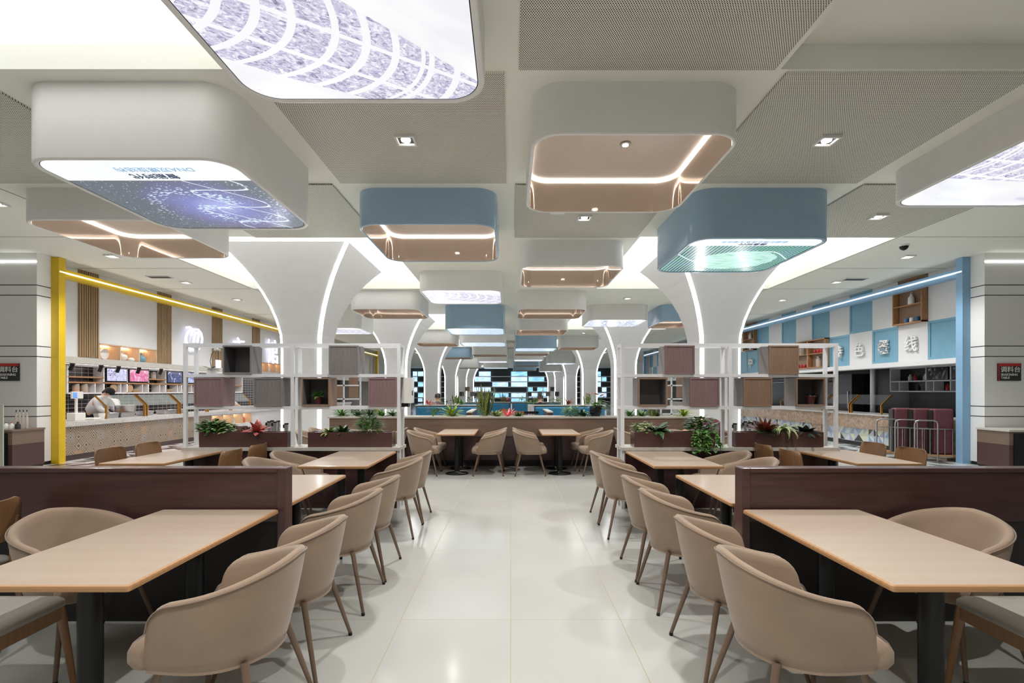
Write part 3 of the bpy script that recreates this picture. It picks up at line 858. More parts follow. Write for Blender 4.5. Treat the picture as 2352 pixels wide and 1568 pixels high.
# ------------------------------------------------------------------ main dining rows
side = {-1: 'left', 1: 'right'}
for s in (-1, 1):
    sn = side[s]; fo = '-x' if s < 0 else '+x'; fi = '+x' if s < 0 else '-x'
    table(s * 1.885, 2.617, .755, 1.28, 'laminate table with oak edge in the foreground on the %s, against the low partition' % sn)
    table(s * 1.875, 4.02, .73, 1.16, 'laminate table just behind the low partition on the %s' % sn)
    table(s * 1.825, 5.755, .73, 1.27, 'laminate table in front of the open white shelf on the %s' % sn)
    cs = [(2.25, 'nearest the camera, its back to the aisle'), (2.84, 'second in the aisle row from the camera'), (3.66, 'third in the aisle row, just past the partition'),
          (4.25, 'fourth in the aisle row, at the second table'), (5.39, 'fifth in the aisle row, by the shelf table'), (5.98, 'last in the aisle row, next to the shelf')]
    for y, w in cs:
        tub(s * 1.265, y, fo, 'beige tub chair on the %s, %s' % (sn, w), 'beige tub chairs along the aisle')
    tub(s * 2.51, 2.93, (PI + .34) if s > 0 else -.34, 'beige tub chair on the %s, at the far side of the foreground table' % sn, 'beige tub chairs on the outer side')
    for y, w in ( (3.70, 'hidden behind the low partition, near one'), (4.31, 'hidden behind the low partition, far one'),
                 (5.40, 'rounded back just above the partition'), (6.0, 'outer side of the shelf table, far one')):
        tub(s * 2.53, y, fi, 'beige tub chair on the %s, %s' % (sn, w), 'beige tub chairs on the outer side')
    woodchair(s * 2.46, 2.33, fi, 'wooden chair with grey pad beside the foreground table, cut by the %s frame edge' % sn, 'wooden chairs')
    woodchair(s * 3.34 , 2.97 if s < 0 else 2.70, fo, 'wooden chair before the low partition at the %s frame edge' % sn, 'wooden chairs')
    table(s * 4.03, 5.92, .70, 1.22, 'laminate table with wooden chairs beyond the partition on the %s' % sn)
    for y, w in ((5.65, 'near'), (6.25, 'far')):
        woodchair(s * 3.37, y, fo, 'wooden chair on the aisle side of the %s side table, %s one' % (sn, w), 'wooden chairs')
        woodchair(s * 4.40, y + .13, fi, 'wooden chair on the outer side of the %s side table, %s one' % (sn, w), 'wooden chairs')
    # partition
    x0 = 1.475 if s < 0 else 1.514
    t = thing('low_partition', 'maroon brown veneered low partition behind the foreground table on the %s' % sn, 'partition', (0, 3.28, 0))
    MB().box(s * x0, s * (x0 + .055), -.004, .105, 0, 1.013).build('end_post', dark_wood, t, bevel=.006)
    MB().box(s * (x0 + .055), s * 7.2, .012, .09, .66, .985).build('panel', dark_wood, t)
    MB().box(s * (x0 + .055), s * 7.2, -.002, .102, .985, 1.013).build('cap', dark_wood, t, bevel=.005)
    MB().box(s * (x0 + .055), s * 7.2, .022, .08, 0, .66).build('kick_panel', dark_panel, t)
woodchair(5.12, 4.78, 1.2, 'wooden chair at the right frame edge before the seasoning cabinet', 'wooden chairs')

# far tables in front of the planter wall
for s, x in ((-1, -.985), (1, .90)):
    table(x, 9.48, .69, 1.2, 'laminate table with black round bases before the planter wall, %s of the aisle centre' % side[s], offs=(-.29, .32))
for x, y, f, w in ((-1.58, 9.17, '+x', 'left side of the left table, near'), (-1.57, 9.765, '+x', 'left side of the left table, far'), (-.40, 9.17, '-x', 'right side of the left table, near'), (-.39, 9.765, '-x', 'right side of the left table, far'),
                   (.35, 9.17, '+x', 'left side of the right table, near'), (.35, 9.765, '+x', 'left side of the right table, far'), (1.56, 9.17, '-x', 'right side of the right table, near'), (1.48, 9.765, '-x', 'right side of the right table, far')):
    tub(x, y, f, 'beige tub chair before the planter wall, %s' % w, 'beige tub chairs before the planter wall')
for s in (-1, 1):
    table(s * 2.97, 9.48, .70, 1.2, 'laminate table seen through the open shelf on the %s' % side[s])
    for x, y, f, w in ((3.60, 9.17, 1, 'outer near'), (3.60, 9.765, 1, 'outer far'), (2.33, 9.17, -1, 'inner near'), (2.33, 9.765, -1, 'inner far')):
        tub(s * x + (.17 if s > 0 and w == 'outer near' else 0), y, '-x' if (f * s) > 0 else '+x', 'beige tub chair at the table behind the %s shelf, %s seat' % (side[s], w), 'beige tub chairs behind the shelves')

# ------------------------------------------------------------------ open white shelf units
def make_unit():
    t = thing('shelf_unit', 'x', 'shelf unit', (0, 6.45, 0))       # right unit: x from 1.44 to 4.22
    x0, x1, xm = 1.425, 4.22, 2.81; w = .04; D = .26
    zs = (1.30, 1.715, 2.11)
    for x in (x0, xm, x1 - w):
        for y in (0, D - w):
            zlow = 0 if x != xm else .80
            MB().box(x, x + w, y, y + w, zlow, 2.13).build('post', steel_white, t)
    for z in zs:
        b = MB()
        for y in (0, D - w): b.box(x0 + w, xm, y, y + w, z - .02, z + .02).box(xm + w, x1 - w, y, y + w, z - .02, z + .02)
        for x in (x0, xm, x1 - w): b.box(x, x + w, w, D - w, z - .02, z + .02)
        if z < 2: b.box(x0 + w, xm, w, D - w, z - .006, z + .006).box(xm + w, x1 - w, w, D - w, z - .006, z + .006)
        b.build('rail', steel_white, t)
    MB().box(x0 - .0, x1, -.04, D + .12, .75, .79).build('bench_top', grey_ledge, t)
    MB().box(x0 + w + .02, x1 - .05, .03, D + .06, .0, .745).build('base_wall', dark_wood, t)
    return t
unit_r = make_unit(); unit_r['label'] = 'open white steel shelf with grey boxes on the right, nearest pair'
unit_r['group'] = 'open white shelf units'
unit_l = dup(unit_r, (-5.645, 6.45, 0), 0, 'open white steel shelf with grey boxes on the left, nearest pair')
far_r = dup(unit_r, (0, 43.6, -.28), 0, 'open white shelf far down the hall, right of the aisle'); far_l = dup(unit_r, (-5.645, 43.6, -.28), 0, 'open white shelf far down the hall, left of the aisle')
def cube(px0, px1, row, openf, mat, label, Y=6.43, s=1):
    x0 = (px0 - 1173) * Y / 1150; x1 = (px1 - 1173) * Y / 1150
    z0 = {0: 1.736, 1: 1.322}[row]; h = .365; d = .28
    t = thing('display_cube', label, 'box', (x0, Y, z0), 0, 'display cubes on the open shelves')
    w = x1 - x0; th = .018
    b = MB()
    b.box(0, th, 0, d, 0, h).box(w - th, w, 0, d, 0, h).box(th, w - th, 0, d, 0, th).box(th, w - th, 0, d, h - th, h)
    b.build('frame', mat, t)
    if px0 > 1200: MB().box(-.004, 0, .012, d, 0, h).build('side_veneer', box_grey_wood, t)
    b = MB().box(th, th + .004, .015, d - .02, th, h - th).box(w - th - .004, w - th, .015, d - .02, th, h - th).box(th, w - th, .015, d - .02, th, th + .004).box(th, w - th, .015, d - .02, h - th - .004, h - th)
    if openf: b.build('lining', box_dark, t)
    if openf: MB().box(th, w - th, d - .02, d - .005, th, h - th).build('back_panel', box_dark, t)
    else: MB().box(th, w - th, .006, .022, th, h - th).build('front_panel', mat, t)
    return t
CUB = [(511, 577, 0, 1, box_grey_wood, 'open dark grey cube on the top tier of the left shelf'), (755, 823, 0, 0, box_grey_wood, 'closed grey oak cube on the top tier of the left shelf'),
       (445, 512, 1, 0, box_pink_wood, 'closed mauve grey cube at the left end of the left shelf'), (582, 648, 1, 0, box_grey_wood, 'closed grey oak cube beside the middle post of the left shelf'),
       (692, 757, 1, 1, box_tan_wood, 'open cube holding a small potted plant on the left shelf'), (846, 911, 1, 0, box_pink_wood, 'closed grey cube at the aisle end of the left shelf'),
       (1528, 1596, 0, 0, box_pink_wood, 'closed mauve grey cube on the top tier of the right shelf'), (1767, 1835, 0, 0, box_tan_wood, 'closed tan cube on the top tier of the right shelf'),
       (1466, 1533, 1, 1, box_tan_wood, 'open empty dark cube at the aisle end of the right shelf'), (1585, 1653, 1, 0, box_pink_wood, 'closed mauve cube left of the middle post of the right shelf'),
       (1708, 1774, 1, 0, box_tan_wood, 'closed tan mauve cube right of the middle post of the right shelf'), (1829, 1896, 1, 1, box_tan_wood, 'open dark cube holding a maroon pot on the right shelf')]
for a in CUB: cube(*a)
# cubes on the far pair of shelves
def farcube(px, py, w, mat, openf, label):
    Y = 43.5; p = at(px, py, Y)
    t = thing('display_cube', label, 'box', (p.x, Y, p.z), 0, 'display cubes on the far shelves')
    W_ = w * Y / 1150; th = .02
    b = MB().box(0, th, 0, .28, 0, W_).box(W_ - th, W_, 0, .28, 0, W_).box(th, W_ - th, 0, .28, 0, th).box(th, W_ - th, 0, .28, W_ - th, W_)
    b.build('frame', mat, t)
    MB().box(th, W_ - th, .2 if openf else .01, .22 if openf else .03, th, W_ - th).build('panel', box_dark if openf else mat, t)
for a in ((1068, 898, 10, box_tan_wood, 0, 'small tan cube on the far left shelf, top tier'), (1055, 909.5, 10, box_grey_wood, 1, 'small open grey cube at the end of the far left shelf'), (1080, 909.5, 10, box_grey_wood, 0, 'small grey cube on the far left shelf, lower tier'),
          (1094, 909.5, 10, box_tan_wood, 0, 'small tan cube on the far left shelf, lower tier'), (1224, 898, 10, box_dark, 1, 'small black open cube on the far right shelf, top tier'), (1264, 898, 10, box_grey_wood, 1, 'small open grey cube with white pot, far right shelf top tier'),
          (1212, 909.5, 9, box_dark, 1, 'small dark cube at the aisle end of the far right shelf'), (1235, 909.5, 10, box_grey_wood, 0, 'small grey cube in the middle of the far right shelf'), (1254, 909.5, 10, box_grey_wood, 0, 'small grey closed cube on the far right shelf, lower tier'), (1275, 909.5, 10, box_grey_wood, 1, 'small open cube with white pot, outer end of the far right shelf')):
    farcube(*a)
# box on the left shelf end
t = thing('hand_dispenser', 'white rounded dispenser fixed to the aisle end of the left shelf', 'dispenser', (-1.385, 6.50, 1.36))
MB().prism(rrect(-.0, .105, -.07, .17, .03, 5), 0, .33, 0, True).build('body', ceramic_w, t, bevel=.01)
MB().box(.102, .112, .0, .03, .1, .16).build('button', black_metal, t)
MB().box(-.03, .06, -.02, .09, -.05, 0).build('drip_spout', black_metal, t)
# ------------------------------------------------------------------ plants
def blade(mb, p, az, elev, L, Wd, droop, n=5, fold=.25, twist=0.0, peak=.4, m=0):
    p = Vector(p); pts = []; e = elev
    prof = []
    for i in range(n + 1):
        q = i / n
        wv = (q / peak) ** .7 if q < peak else ((1 - q) / (1 - peak)) ** .8
        prof.append(max(wv, 0.0) * Wd / 2 + .0006)
    rows = []
    for i in range(n + 1):
        d = Vector((math.cos(az) * math.cos(e), math.sin(az) * math.cos(e), math.sin(e)))
        sd = Vector((-math.sin(az + twist * i), math.cos(az + twist * i), 0))
        up = d.cross(sd) * -1
        w = prof[i]
        rows += [p + sd * w + up * (fold * w), p.copy(), p - sd * w + up * (fold * w)]
        p = p + d * (L / n); e -= droop / n
    fs = []
    for i in range(n):
        for j in (0, 1): fs.append((i * 3 + j, i * 3 + j + 1, i * 3 + j + 4, i * 3 + j + 3))
    mb.add(rows, fs, m, True)
def rosette(n, L, Wd, e0, e1, droop, seed, r0=.01, jit=.25):
    R = random.Random(seed); mb = MB()
    for i in range(n):
        q = i / max(n - 1, 1); az = i * 2.39996 + R.uniform(-.3, .3)
        e = e0 + (e1 - e0) * q + R.uniform(-.1, .1)
        l = L * R.uniform(1 - jit, 1 + jit)
        blade(mb, (math.cos(az) * r0, math.sin(az) * r0, 0), az, e, l, Wd * R.uniform(.8, 1.15), droop * R.uniform(.7, 1.3), 6, .3)
    return mb
def bush(n, rx, ry, rz, L, Wd, seed, cz=None, droop=.7):
    R = random.Random(seed); mb = MB(); cz = rz * .8 if cz is None else cz
    for i in range(n):
        while True:
            v = Vector((R.uniform(-1, 1), R.uniform(-1, 1), R.uniform(-.8, 1)))
            if .3 < v.length < 1: break
        az = math.atan2(v.y, v.x) + R.uniform(-.6, .6)
        p = Vector((v.x * rx, v.y * ry, max(cz + v.z * rz, .004)))
        blade(mb, p, az, R.uniform(-.1, .8), L * R.uniform(.7, 1.3), Wd * R.uniform(.7, 1.2), droop, 4, .2)
    return mb
def stems(n, rx, ry, h, r, seed):
    R = random.Random(seed); mb = MB()
    for i in range(n):
        a = R.uniform(0, 2 * PI); q = R.uniform(.3, 1)
        x, y = rx * q * math.cos(a), ry * q * math.sin(a)
        mb.tube([(x * .1, y * .1, 0), (x * .5, y * .5, h * .6), (x, y, h * R.uniform(.8, 1.1))], r, 5)
    return mb
def plant(name, label, p, mb, mat, group=None, stem=None, stem_mat=None, extra=None, rz=0):
    t = thing(name, label, 'plant', p, rz, group)
    mb.build('foliage', mat, t)
    if stem: stem.build('stem', stem_mat or lf_mid, t)
    if extra:
        for e_ in extra[0]: e_.build(extra[1], extra[2], t)
    return t
def vine(label, p, n, seed, spread, hang, mat, side_=-1):
    R = random.Random(seed); mb = bush(260, .19, .10, .12, .08, .055, seed + 1, .1); st = MB()
    for i in range(n):
        x = R.uniform(-spread, spread); L = R.uniform(.4, 1) * hang
        pts = [(x * .6, 0, .03), (x * .9, -.13, .05), (x, -.20, -.02), (x * 1.05 + R.uniform(-.02, .02), -.21, -L * .5), (x * 1.1 + R.uniform(-.03, .03), -.215, -L)]
        st.tube(pts, .003, 4)
        for k in range(int(9 * L / hang) + 3):
            q = R.uniform(.25, 1) * 4; a = int(min(q, 3.99)); f = q - a
            b_ = Vector(pts[a]).lerp(Vector(pts[min(a + 1, 4)]), f)
            blade(mb, b_, -PI / 2 + R.uniform(-1.2, 1.2), R.uniform(-.6, .5), R.uniform(.05, .085), R.uniform(.035, .055), .9, 4, .2)
    return plant('trailing_ivy', label, p, mb, mat, None, st)
def anthurium(label, p, s, seed, nfl=4, leafm_=None):
    R = random.Random(seed); mb = MB(); st = MB(); fl = []
    for i in range(22):
        az = R.uniform(0, 2 * PI); h = s * R.uniform(.35, .75); r = s * R.uniform(.15, .42)
        q = Vector((r * math.cos(az), r * math.sin(az) * .5, h))
        st.tube([(0, 0, 0), q * .5 + Vector((0, 0, h * .2)), q], .004, 5)
        blade(mb, q, az, .3, s * .42, s * .24, 1.4, 5, .15)
    for i in range(nfl):
        az = R.uniform(0, 2 * PI); h = s * R.uniform(.85, 1.1); r = s * R.uniform(.05, .45)
        q = Vector((r * math.cos(az), r * math.sin(az) * .5, h))
        st.tube([(0, 0, 0), q * .5 + Vector((0, 0, h * .1)), q], .004, 5)
        f1 = MB(); blade(f1, q, az, .7, s * .28, s * .17, 1.0, 4, .2); blade(f1, q, az + .9, .5, s * .2, s * .12, .6, 4, .2); fl.append(f1)
    return plant('anthurium', label, p, mb, lf_dark, None, st, lf_mid, (fl, 'flower', fl_red))

# planter troughs on the shelf benches
def trough(px0, px1, label):
    Y = 6.46; x0 = (px0 - 1173) * Y / 1150; x1 = (px1 - 1173) * Y / 1150
    t = thing('planter_trough', label, 'planter', ((x0 + x1) / 2, Y + .105, .79), 0, 'maroon planter troughs')
    w = (x1 - x0) / 2; b = MB(); h = .195
    b.box(-w, w, -.105, -.09, 0, h).box(-w, w, .09, .105, 0, h).box(-w, -w + .015, -.09, .09, 0, h).box(w - .015, w, -.09, .09, 0, h).box(-w + .015, w - .015, -.09, .09, 0, .02)
    b.build('trough', dark_wood, t)
    o = MB().box(-w + .016, w - .016, -.089, .089, .02, .175).build('pebble_bed', pebble, t); stuff(o)
trough(457, 660, 'maroon veneered planter trough on the left shelf bench, outer one'); trough(707, 900, 'maroon veneered planter trough on the left shelf bench, aisle one')
trough(1457, 1643, 'maroon veneered planter trough on the right shelf bench, aisle one'); trough(1690, 1892, 'maroon veneered planter trough on the right shelf bench, outer one')
PZ = .966
def sp(px): return ((px - 1173) * 6.56 / 1150, 6.56, PZ)
plant('leafy_plant', 'bushy green ivy at the left end of the outer left trough', sp(488), bush(320, .19, .09, .10, .085, .055, 1, .07), lf_mid)
plant('leafy_plant', 'pale edged green creeper next to the driftwood in the left trough', sp(524), bush(130, .10, .08, .07, .08, .05, 2, .06), lf_light)
b = MB(); R = random.Random(4)
for i in range(7): b.tube([(R.uniform(-.1, .1), R.uniform(-.05, .05), .0), (R.uniform(-.06, .06), R.uniform(-.04, .04), .07), (R.uniform(-.1, .1), R.uniform(-.05, .05), R.uniform(.02, .1))], [.022, .026, .012], 8)
tag(b.build('driftwood', drift, loc=sp(556)), 'dark gnarled driftwood in the outer left trough', 'driftwood')
plant('red_leaf_plant', 'pink red leaved plant at the right end of the outer left trough', sp(592), rosette(16, .20, .10, .25, 1.3, 1.0, 5), lf_red, None, stems(5, .05, .04, .1, .006, 5))
plant('leafy_plant', 'pale green small plant in the aisle side left trough', sp(757), rosette(44, .14, .045, .2, 1.2, 1.2, 6), lf_light)
plant('leafy_plant', 'dark green pointed plant beside the pale one in the aisle side left trough', sp(788), rosette(28, .15, .055, .2, 1.3, .9, 7), lf_dark)
plant('fern', 'feathery green bush in the aisle side left trough', sp(848), bush(620, .13, .09, .12, .12, .014, 8, .11, .7), lf_mid)
plant('leafy_plant', 'cream variegated plant at the aisle end of the right trough', sp(1476), bush(110, .10, .08, .08, .08, .055, 9, .07), lf_light)
plant('leafy_plant', 'dark broad leaved plant in the aisle side right trough', sp(1512), rosette(20, .24, .12, .3, 1.2, 1.4, 10), lf_dark)
vine('green ivy hanging over the front of the aisle side right trough', sp(1610), 24, 11, .18, .27, lf_mid)
plant('croton', 'rust red topped croton in the outer right trough', sp(1757), rosette(48, .22, .06, .5, 1.35, .6, 12), lf_rust)
plant('leafy_plant', 'dark green skirt of leaves around the croton in the right trough', (sp(1757)[0], 6.50, PZ), rosette(22, .17, .05, .1, .7, .4, 13), lf_dark)
plant('leafy_plant', 'drooping white striped plant in the middle of the outer right trough', sp(1800), rosette(26, .28, .05, .7, 1.4, 2.9, 14), lf_light)
plant('leafy_plant', 'spreading dark plant at the outer end of the right trough', sp(1850), rosette(28, .22, .075, .1, .9, .9, 15), lf_black)
# pots in the cubes, orchid on the shelf
def pot_plant(label, p, r, h, mat, mb, lm):
    t = thing('potted_plant', label, 'plant', p)
    MB().lathe([(r * .72, 0), (r, h * .85), (r * 1.06, h * .86), (r * 1.06, h), (r * .9, h), (r * .85, h * .9)], (0, 0, 0), 20).build('pot', mat, t)
    o = mb.build('foliage', lm, t); o.location = (0, 0, h * .9)
pot_plant('small green plant in a maroon pot inside the open left shelf cube', ((731 - 1173) * 6.55 / 1150, 6.55, 1.342), .055, .105, terracotta, rosette(24, .11, .05, .3, 1.4, 1.2, 16), lf_mid)
pot_plant('dark plant in a maroon pot inside the outer right shelf cube', ((1862 - 1173) * 6.55 / 1150, 6.55, 1.342), .055, .115, terracotta, rosette(12, .09, .04, .3, 1.3, 1.0, 17), lf_black)
t = thing('orchid', 'cream orchid in a white square pot on the top tier of the left shelf', 'plant', ((481 - 1173) * 6.5 / 1150, 6.55, 1.723))
MB().prism(rrect(-.045, .045, -.045, .045, .008, 2), 0, .085).build('pot', ceramic_w, t)
o = rosette(6, .13, .045, .0, .6, .8, 18).build('foliage', lf_black, t); o.location = (0, 0, .085)
MB().tube([(0, 0, .08), (-.02, 0, .18), (.0, 0, .28), (.05, 0, .34), (.1, 0, .35)], .004, 6).build('stem', lf_dark, t)
b = MB()
for x, z in ((.08, .335), (.105, .325), (.055, .33)): b.ball((x, -.01, z), .02, .014, .018)
b.build('flowers', ceramic_w, t)

# ------------------------------------------------------------------ planter wall in the middle distance
t = thing('planter_wall', 'long brown planter wall with plants on top, behind the far tables', 'planter', (0, 10.1, 0))
MB().box(-3.65, 3.65, 0, .45, .12, .60).build('lower_panel', dark_wood, t)
MB().box(-3.65, 3.65, -.02, .45, .60, .965).build('upper_panel', mid_wood, t)
MB().box(-3.60, 3.60, .03, .43, 0, .12).build('plinth', dark_panel, t)
b = MB(); b.box(-3.68, 3.68, -.04, .05, .965, 1.0).box(-3.68, 3.68, .42, .48, .965, 1.0).box(-3.68, -3.6, .05, .42, .965, 1.0).box(3.6, 3.68, .05, .42, .965, 1.0)
b.build('rim', grey_ledge, t)
stuff(MB().box(-3.6, 3.6, .05, .42, .93, .985).build('pebble_bed', pebble, t))
def wp(px, dy=0.0): return ((px - 1173) * 10.35 / 1150, 10.35 + dy, .983)
anthurium('red flowered plant on the planter wall, left', wp(995), .26, 20)
plant('dracaena', 'yellow green strap leaved rosette on the planter wall, left of the tall plant', wp(1037), rosette(40, .30, .06, .3, 1.4, 1.0, 21), lf_yel)
mb = MB(); R = random.Random(22)
for i in range(24):
    az = R.uniform(0, 2 * PI); r = R.uniform(.01, .11)
    blade(mb, (r * math.cos(az), r * math.sin(az), 0), az + R.uniform(-.4, .4), 1.45 - abs(R.gauss(0, .12)), R.uniform(.42, .76), .06, R.uniform(-.1, .15), 7, .35, .05, .35)
plant('snake_plant', 'tall upright snake plant in the middle of the planter wall', wp(1113), mb, lf_snake)
plant('leafy_plant', 'white veined plant right of the tall snake plant', wp(1141, -.06), rosette(26, .2, .085, .35, 1.3, .9, 23), lf_light)
plant('coral_leaf_plant', 'coral pink leaved plant near the centre of the planter wall', wp(1166), rosette(14, .22, .055, .5, 1.4, .6, 24), lf_coral)
plant('leafy_plant', 'small dark plant right of the pink one on the planter wall', wp(1190, -.06), rosette(26, .14, .055, .3, 1.2, .8, 25), lf_dark)
plant('fern', 'soft green fern on the right part of the planter wall', wp(1312), bush(420, .14, .1, .12, .13, .016, 26, .1, .9), lf_mid)
plant('leafy_plant', 'arching dark strap leaved plant beside the fern', wp(1337, -.08), rosette(34, .28, .05, .4, 1.3, 1.7, 27), lf_dark)
anthurium('big red flowered anthurium on the right part of the planter wall', wp(1372), .46, 28, 6)
tag(MB().lathe([(.09, 0), (.13, .1), (.12, .2), (.09, .22)], wp(1368, .02), 16).build('dark_plant_pot', black_metal), 'round black pot below the big red flowered anthurium', 'pot')
for i, (px, L, m, sd) in enumerate(((784, .2, lf_mid, 30), (822, .16, lf_dark, 31), (850, .18, lf_dark, 32), (876, .17, lf_mid, 33), (902, .16, lf_dark, 34), (1447, .17, lf_mid, 35), (1474, .15, lf_mid, 36), (1508, .13, lf_dark, 37), (1570, .22, lf_yel, 38))):
    plant('leafy_plant', '%s green plant on the planter wall, seen through the %s shelf, %s from its left' % (('bright' if m is lf_mid else 'yellowish' if m is lf_yel else 'dark'), 'left' if px < 1000 else 'right', ordn[i if i < 5 else i - 5].replace('nearest', 'first')), wp(px), rosette(36, L * 1.35, .042, .35, 1.4, 1.3, sd), m)
mb = MB(); R = random.Random(41)
for i in range(12):
    az = R.uniform(0, 2 * PI); r = R.uniform(.01, .09)
    blade(mb, (r * math.cos(az), r * math.sin(az), 0), az, 1.4, R.uniform(.14, .22), .05, .1, 5, .35, .05, .35)
plant('snake_plant', 'short snake plant on the planter wall seen through the right shelf', wp(1498, -.05), mb, lf_snake)

# stanchions by the columns
st0 = None
def stanchion(px, Y, label):
    global st0
    x = (px - 1173) * Y / 1150
    if st0 is None:
        t = thing('queue_stanchion', label, 'stanchion', (x, Y, 0), 0, 'steel queue stanchions')
        MB().lathe([(.15, 0), (.15, .012), (.05, .03), (.03, .035)], (0, 0, 0), 24).build('base', steel, t)
        MB().cyl((0, 0, .03), (0, 0, .84), .028, .028, 16).build('pole', steel, t)
        MB().cyl((0, 0, .84), (0, 0, .93), .034, .034, 16).build('belt_head', steel, t); MB().cyl((0, 0, .93), (0, 0, .955), .036, .034, 16).build('belt_cap', black_metal, t)
        MB().box(-.06, -.032, -.02, .02, .87, .93).build('belt_clip', black_metal, t)
        st0 = t; return t
    return dup(st0, (x, Y, 0), 0, label)
for i, (px, Y, w) in enumerate(((658, 8.74, 'beside the end of the outer left trough'), (1646, 8.6, 'left of the middle post of the right shelf'), (1688, 8.74, 'right of the middle post of the right shelf'), (618, 9.3, 'in the left group, first from the left'), (625, 9.6, 'in the left group, second from the left'),
                               (632, 9.2, 'in the left group, third from the left'), (639, 9.5, 'in the left group, nearest the column'), (1712, 9.3, 'in the right group, nearest the column'), (1722, 9.1, 'in the right group, middle one'), (1733, 9.4, 'in the right group, outermost'))):
    stanchion(px, Y, 'steel queue stanchion with black head, ' + w)

# ------------------------------------------------------------------ left shop
FL = -9.9
t = thing('shop_portal', 'yellow portal frame with light line along the left shop front', 'shop frame', (0, 0, 0), 0, 'coloured shop portal frames')
MB().box(-9.55, -9.385, 10.40, 10.56, 0, CZ - .005).build('post', yellow_paint, t, bevel=.004)
MB().box(-9.55, -9.385, 35.3, 35.6, 0, CZ - .005).build('post', yellow_paint, t)
MB().box(-9.55, -9.40, 10.56, 35.3, 3.90, 4.08).build('beam', yellow_paint, t)
MB().box(-9.40, -9.385, 10.42, 35.3, 3.992, 4.014).build('led_line', led, t)
t = thing('shop_facade', 'white upper wall of the left shop with timber slat strips', 'shop front', (0, 0, 0), 0, 'shop front upper walls')
NI = [(12.03, 14.0), (19.75, 21.7)]
b = MB(); b.box(FL - .15, FL, 10.42, 35.98, 2.66, CZ - .003)
y = 10.42
for a, c in NI: b.box(FL - .15, FL, y, a, 2.28, 2.66); y = c
b.box(FL - .15, FL, y, 35.98, 2.28, 2.66); b.box(FL - 2.3, FL - .15, 10.42, 35.98, 2.24, 2.28)
b.build('wall_panel', white_paint, t)
MB().box(FL - .15, FL + .12, 10.42, 35.98, 2.14, 2.28).build('ledge', grey_ledge, t)
for i in range(9):
    y0 = 11.45 + 2.57 * i; b = MB()
    b.box(FL, FL + .012, y0, y0 + .57, 2.3, CZ - .005)
    for j in range(9): b.box(FL + .012, FL + .04, y0 + .01 + j * .0625, y0 + .045 + j * .0625, 2.3, CZ - .005)
    b.build('slat_strip', slat_wood, t)
for k, (a, c) in enumerate(NI):
    b = MB(); b.box(FL - .33, FL - .32, a, c, 2.28, 2.66)
    for j in range(4): yy = a + (c - a - .03) * j / 3; b.box(FL - .32, FL + .01, yy, yy + .03, 2.28, 2.66)
    b.box(FL - .32, FL + .01, a, c, 2.64, 2.665)
    b.build('niche_case', niche_wood, t)
    MB().box(FL - .30, FL - .28, a + .05, c - .05, 2.625, 2.638).build('niche_light', niche_glow, t)
def vase(name, label, p, prof, mat, n=18, cat='vase', group=None):
    return tag(MB().lathe(prof, (0, 0, 0), n).build(name, mat, loc=p), label, cat, group)
blue_gl = plain('blue_glaze', (120, 170, 190), 0.25)
tag(MB().cyl((0, 0, 0), (.03, 0, 0), .13, .13, 24).build('decorative_plate', ceramic_w, loc=(FL - .2, 12.42, 2.43)), 'white plate standing in the first wall niche of the left shop', 'plate')
vase('vase', 'grey white round vase in the middle wall niche of the left shop', (FL - .16, 12.95, 2.28), [(.05, 0), (.13, .08), (.12, .16), (.03, .2), (.03, .26)], ceramic_w)
tag(MB().ball((0, 0, .055), .07, .09, .055).build('bowl', ceramic_w, loc=(FL - .1, 13.2, 2.28)), 'small white bowl lying beside the round vase in the wall niche', 'bowl')
vase('vase', 'blue glazed bottle vase in the third wall niche of the left shop', (FL - .16, 13.62, 2.28), [(.06, 0), (.11, .05), (.11, .15), (.03, .2), (.03, .26)], blue_gl)
for i, yy in enumerate((20.1, 20.75, 21.35)): vase('vase', 'pale vase in the far niche row of the left shop, %s one' % ordn[i].replace('nearest', 'first'), (FL - .16, yy, 2.28), [(.05, 0), (.1, .07), (.08, .17), (.03, .2)], ceramic_w)
# neon sign strokes
def np_(cx, cy, sc=4.61, ox=400, oy=700):
    px, py = ox + cx / sc, oy + cy / sc
    Y = 1150 * 9.8 / (1173 - px); return (-9.8, Y, CAMZ - (py - 897) * Y / 1150)
t = thing('neon_character', 'large glowing round white character on the left shop wall', 'neon sign', np_(210, 360), 0, 'glowing wall characters')
base = Vector(t.location)
for pts in (((132, 240), (165, 236), (190, 250), (160, 270), (138, 300), (124, 350), (130, 405), (155, 455), (205, 482), (255, 470), (288, 420), (297, 360), (285, 300), (255, 262), (220, 258), (192, 285), (178, 320)), ((236, 290), (214, 325), (207, 392)), ((252, 285), (258, 330), (245, 395))):
    MB().tube([Vector(np_(*q)) - base for q in pts], .036, 8).build('tube_stroke', neon, t)
t = thing('neon_character', 'glowing white character mostly hidden behind the top grey cube', 'neon sign', np_(685, 380), 0, 'glowing wall characters')
base = Vector(t.location)
for pts in (((672, 350), (686, 372)), ((630, 388), (740, 388)), ((660, 410), (640, 520)), ((690, 400), (690, 560)), ((650, 470), (735, 470))):
    MB().tube([Vector(np_(*q)) - base for q in pts], .036, 8).build('tube_stroke', neon, t)
q = np_(1045, 515)
t = thing('neon_character', 'glowing white character beside the first column on the left shop wall', 'neon sign', q, 0, 'glowing wall characters')
text_mesh('glyph', '馆', 1.05, neon, .02, t, (0, 0, 0), (PI / 2, 0, PI / 2), bold=.008)
q = np_(468, 625); t = thing('lit_sign', 'small glowing white sign hanging over the left shop counter', 'sign', q)
MB().box(-.02, .02, -.13, .13, -.13, .13).build('light_panel', neon, t); MB().box(-.005, .005, -.01, .01, .13, .6).build('hanger', black_metal, t)
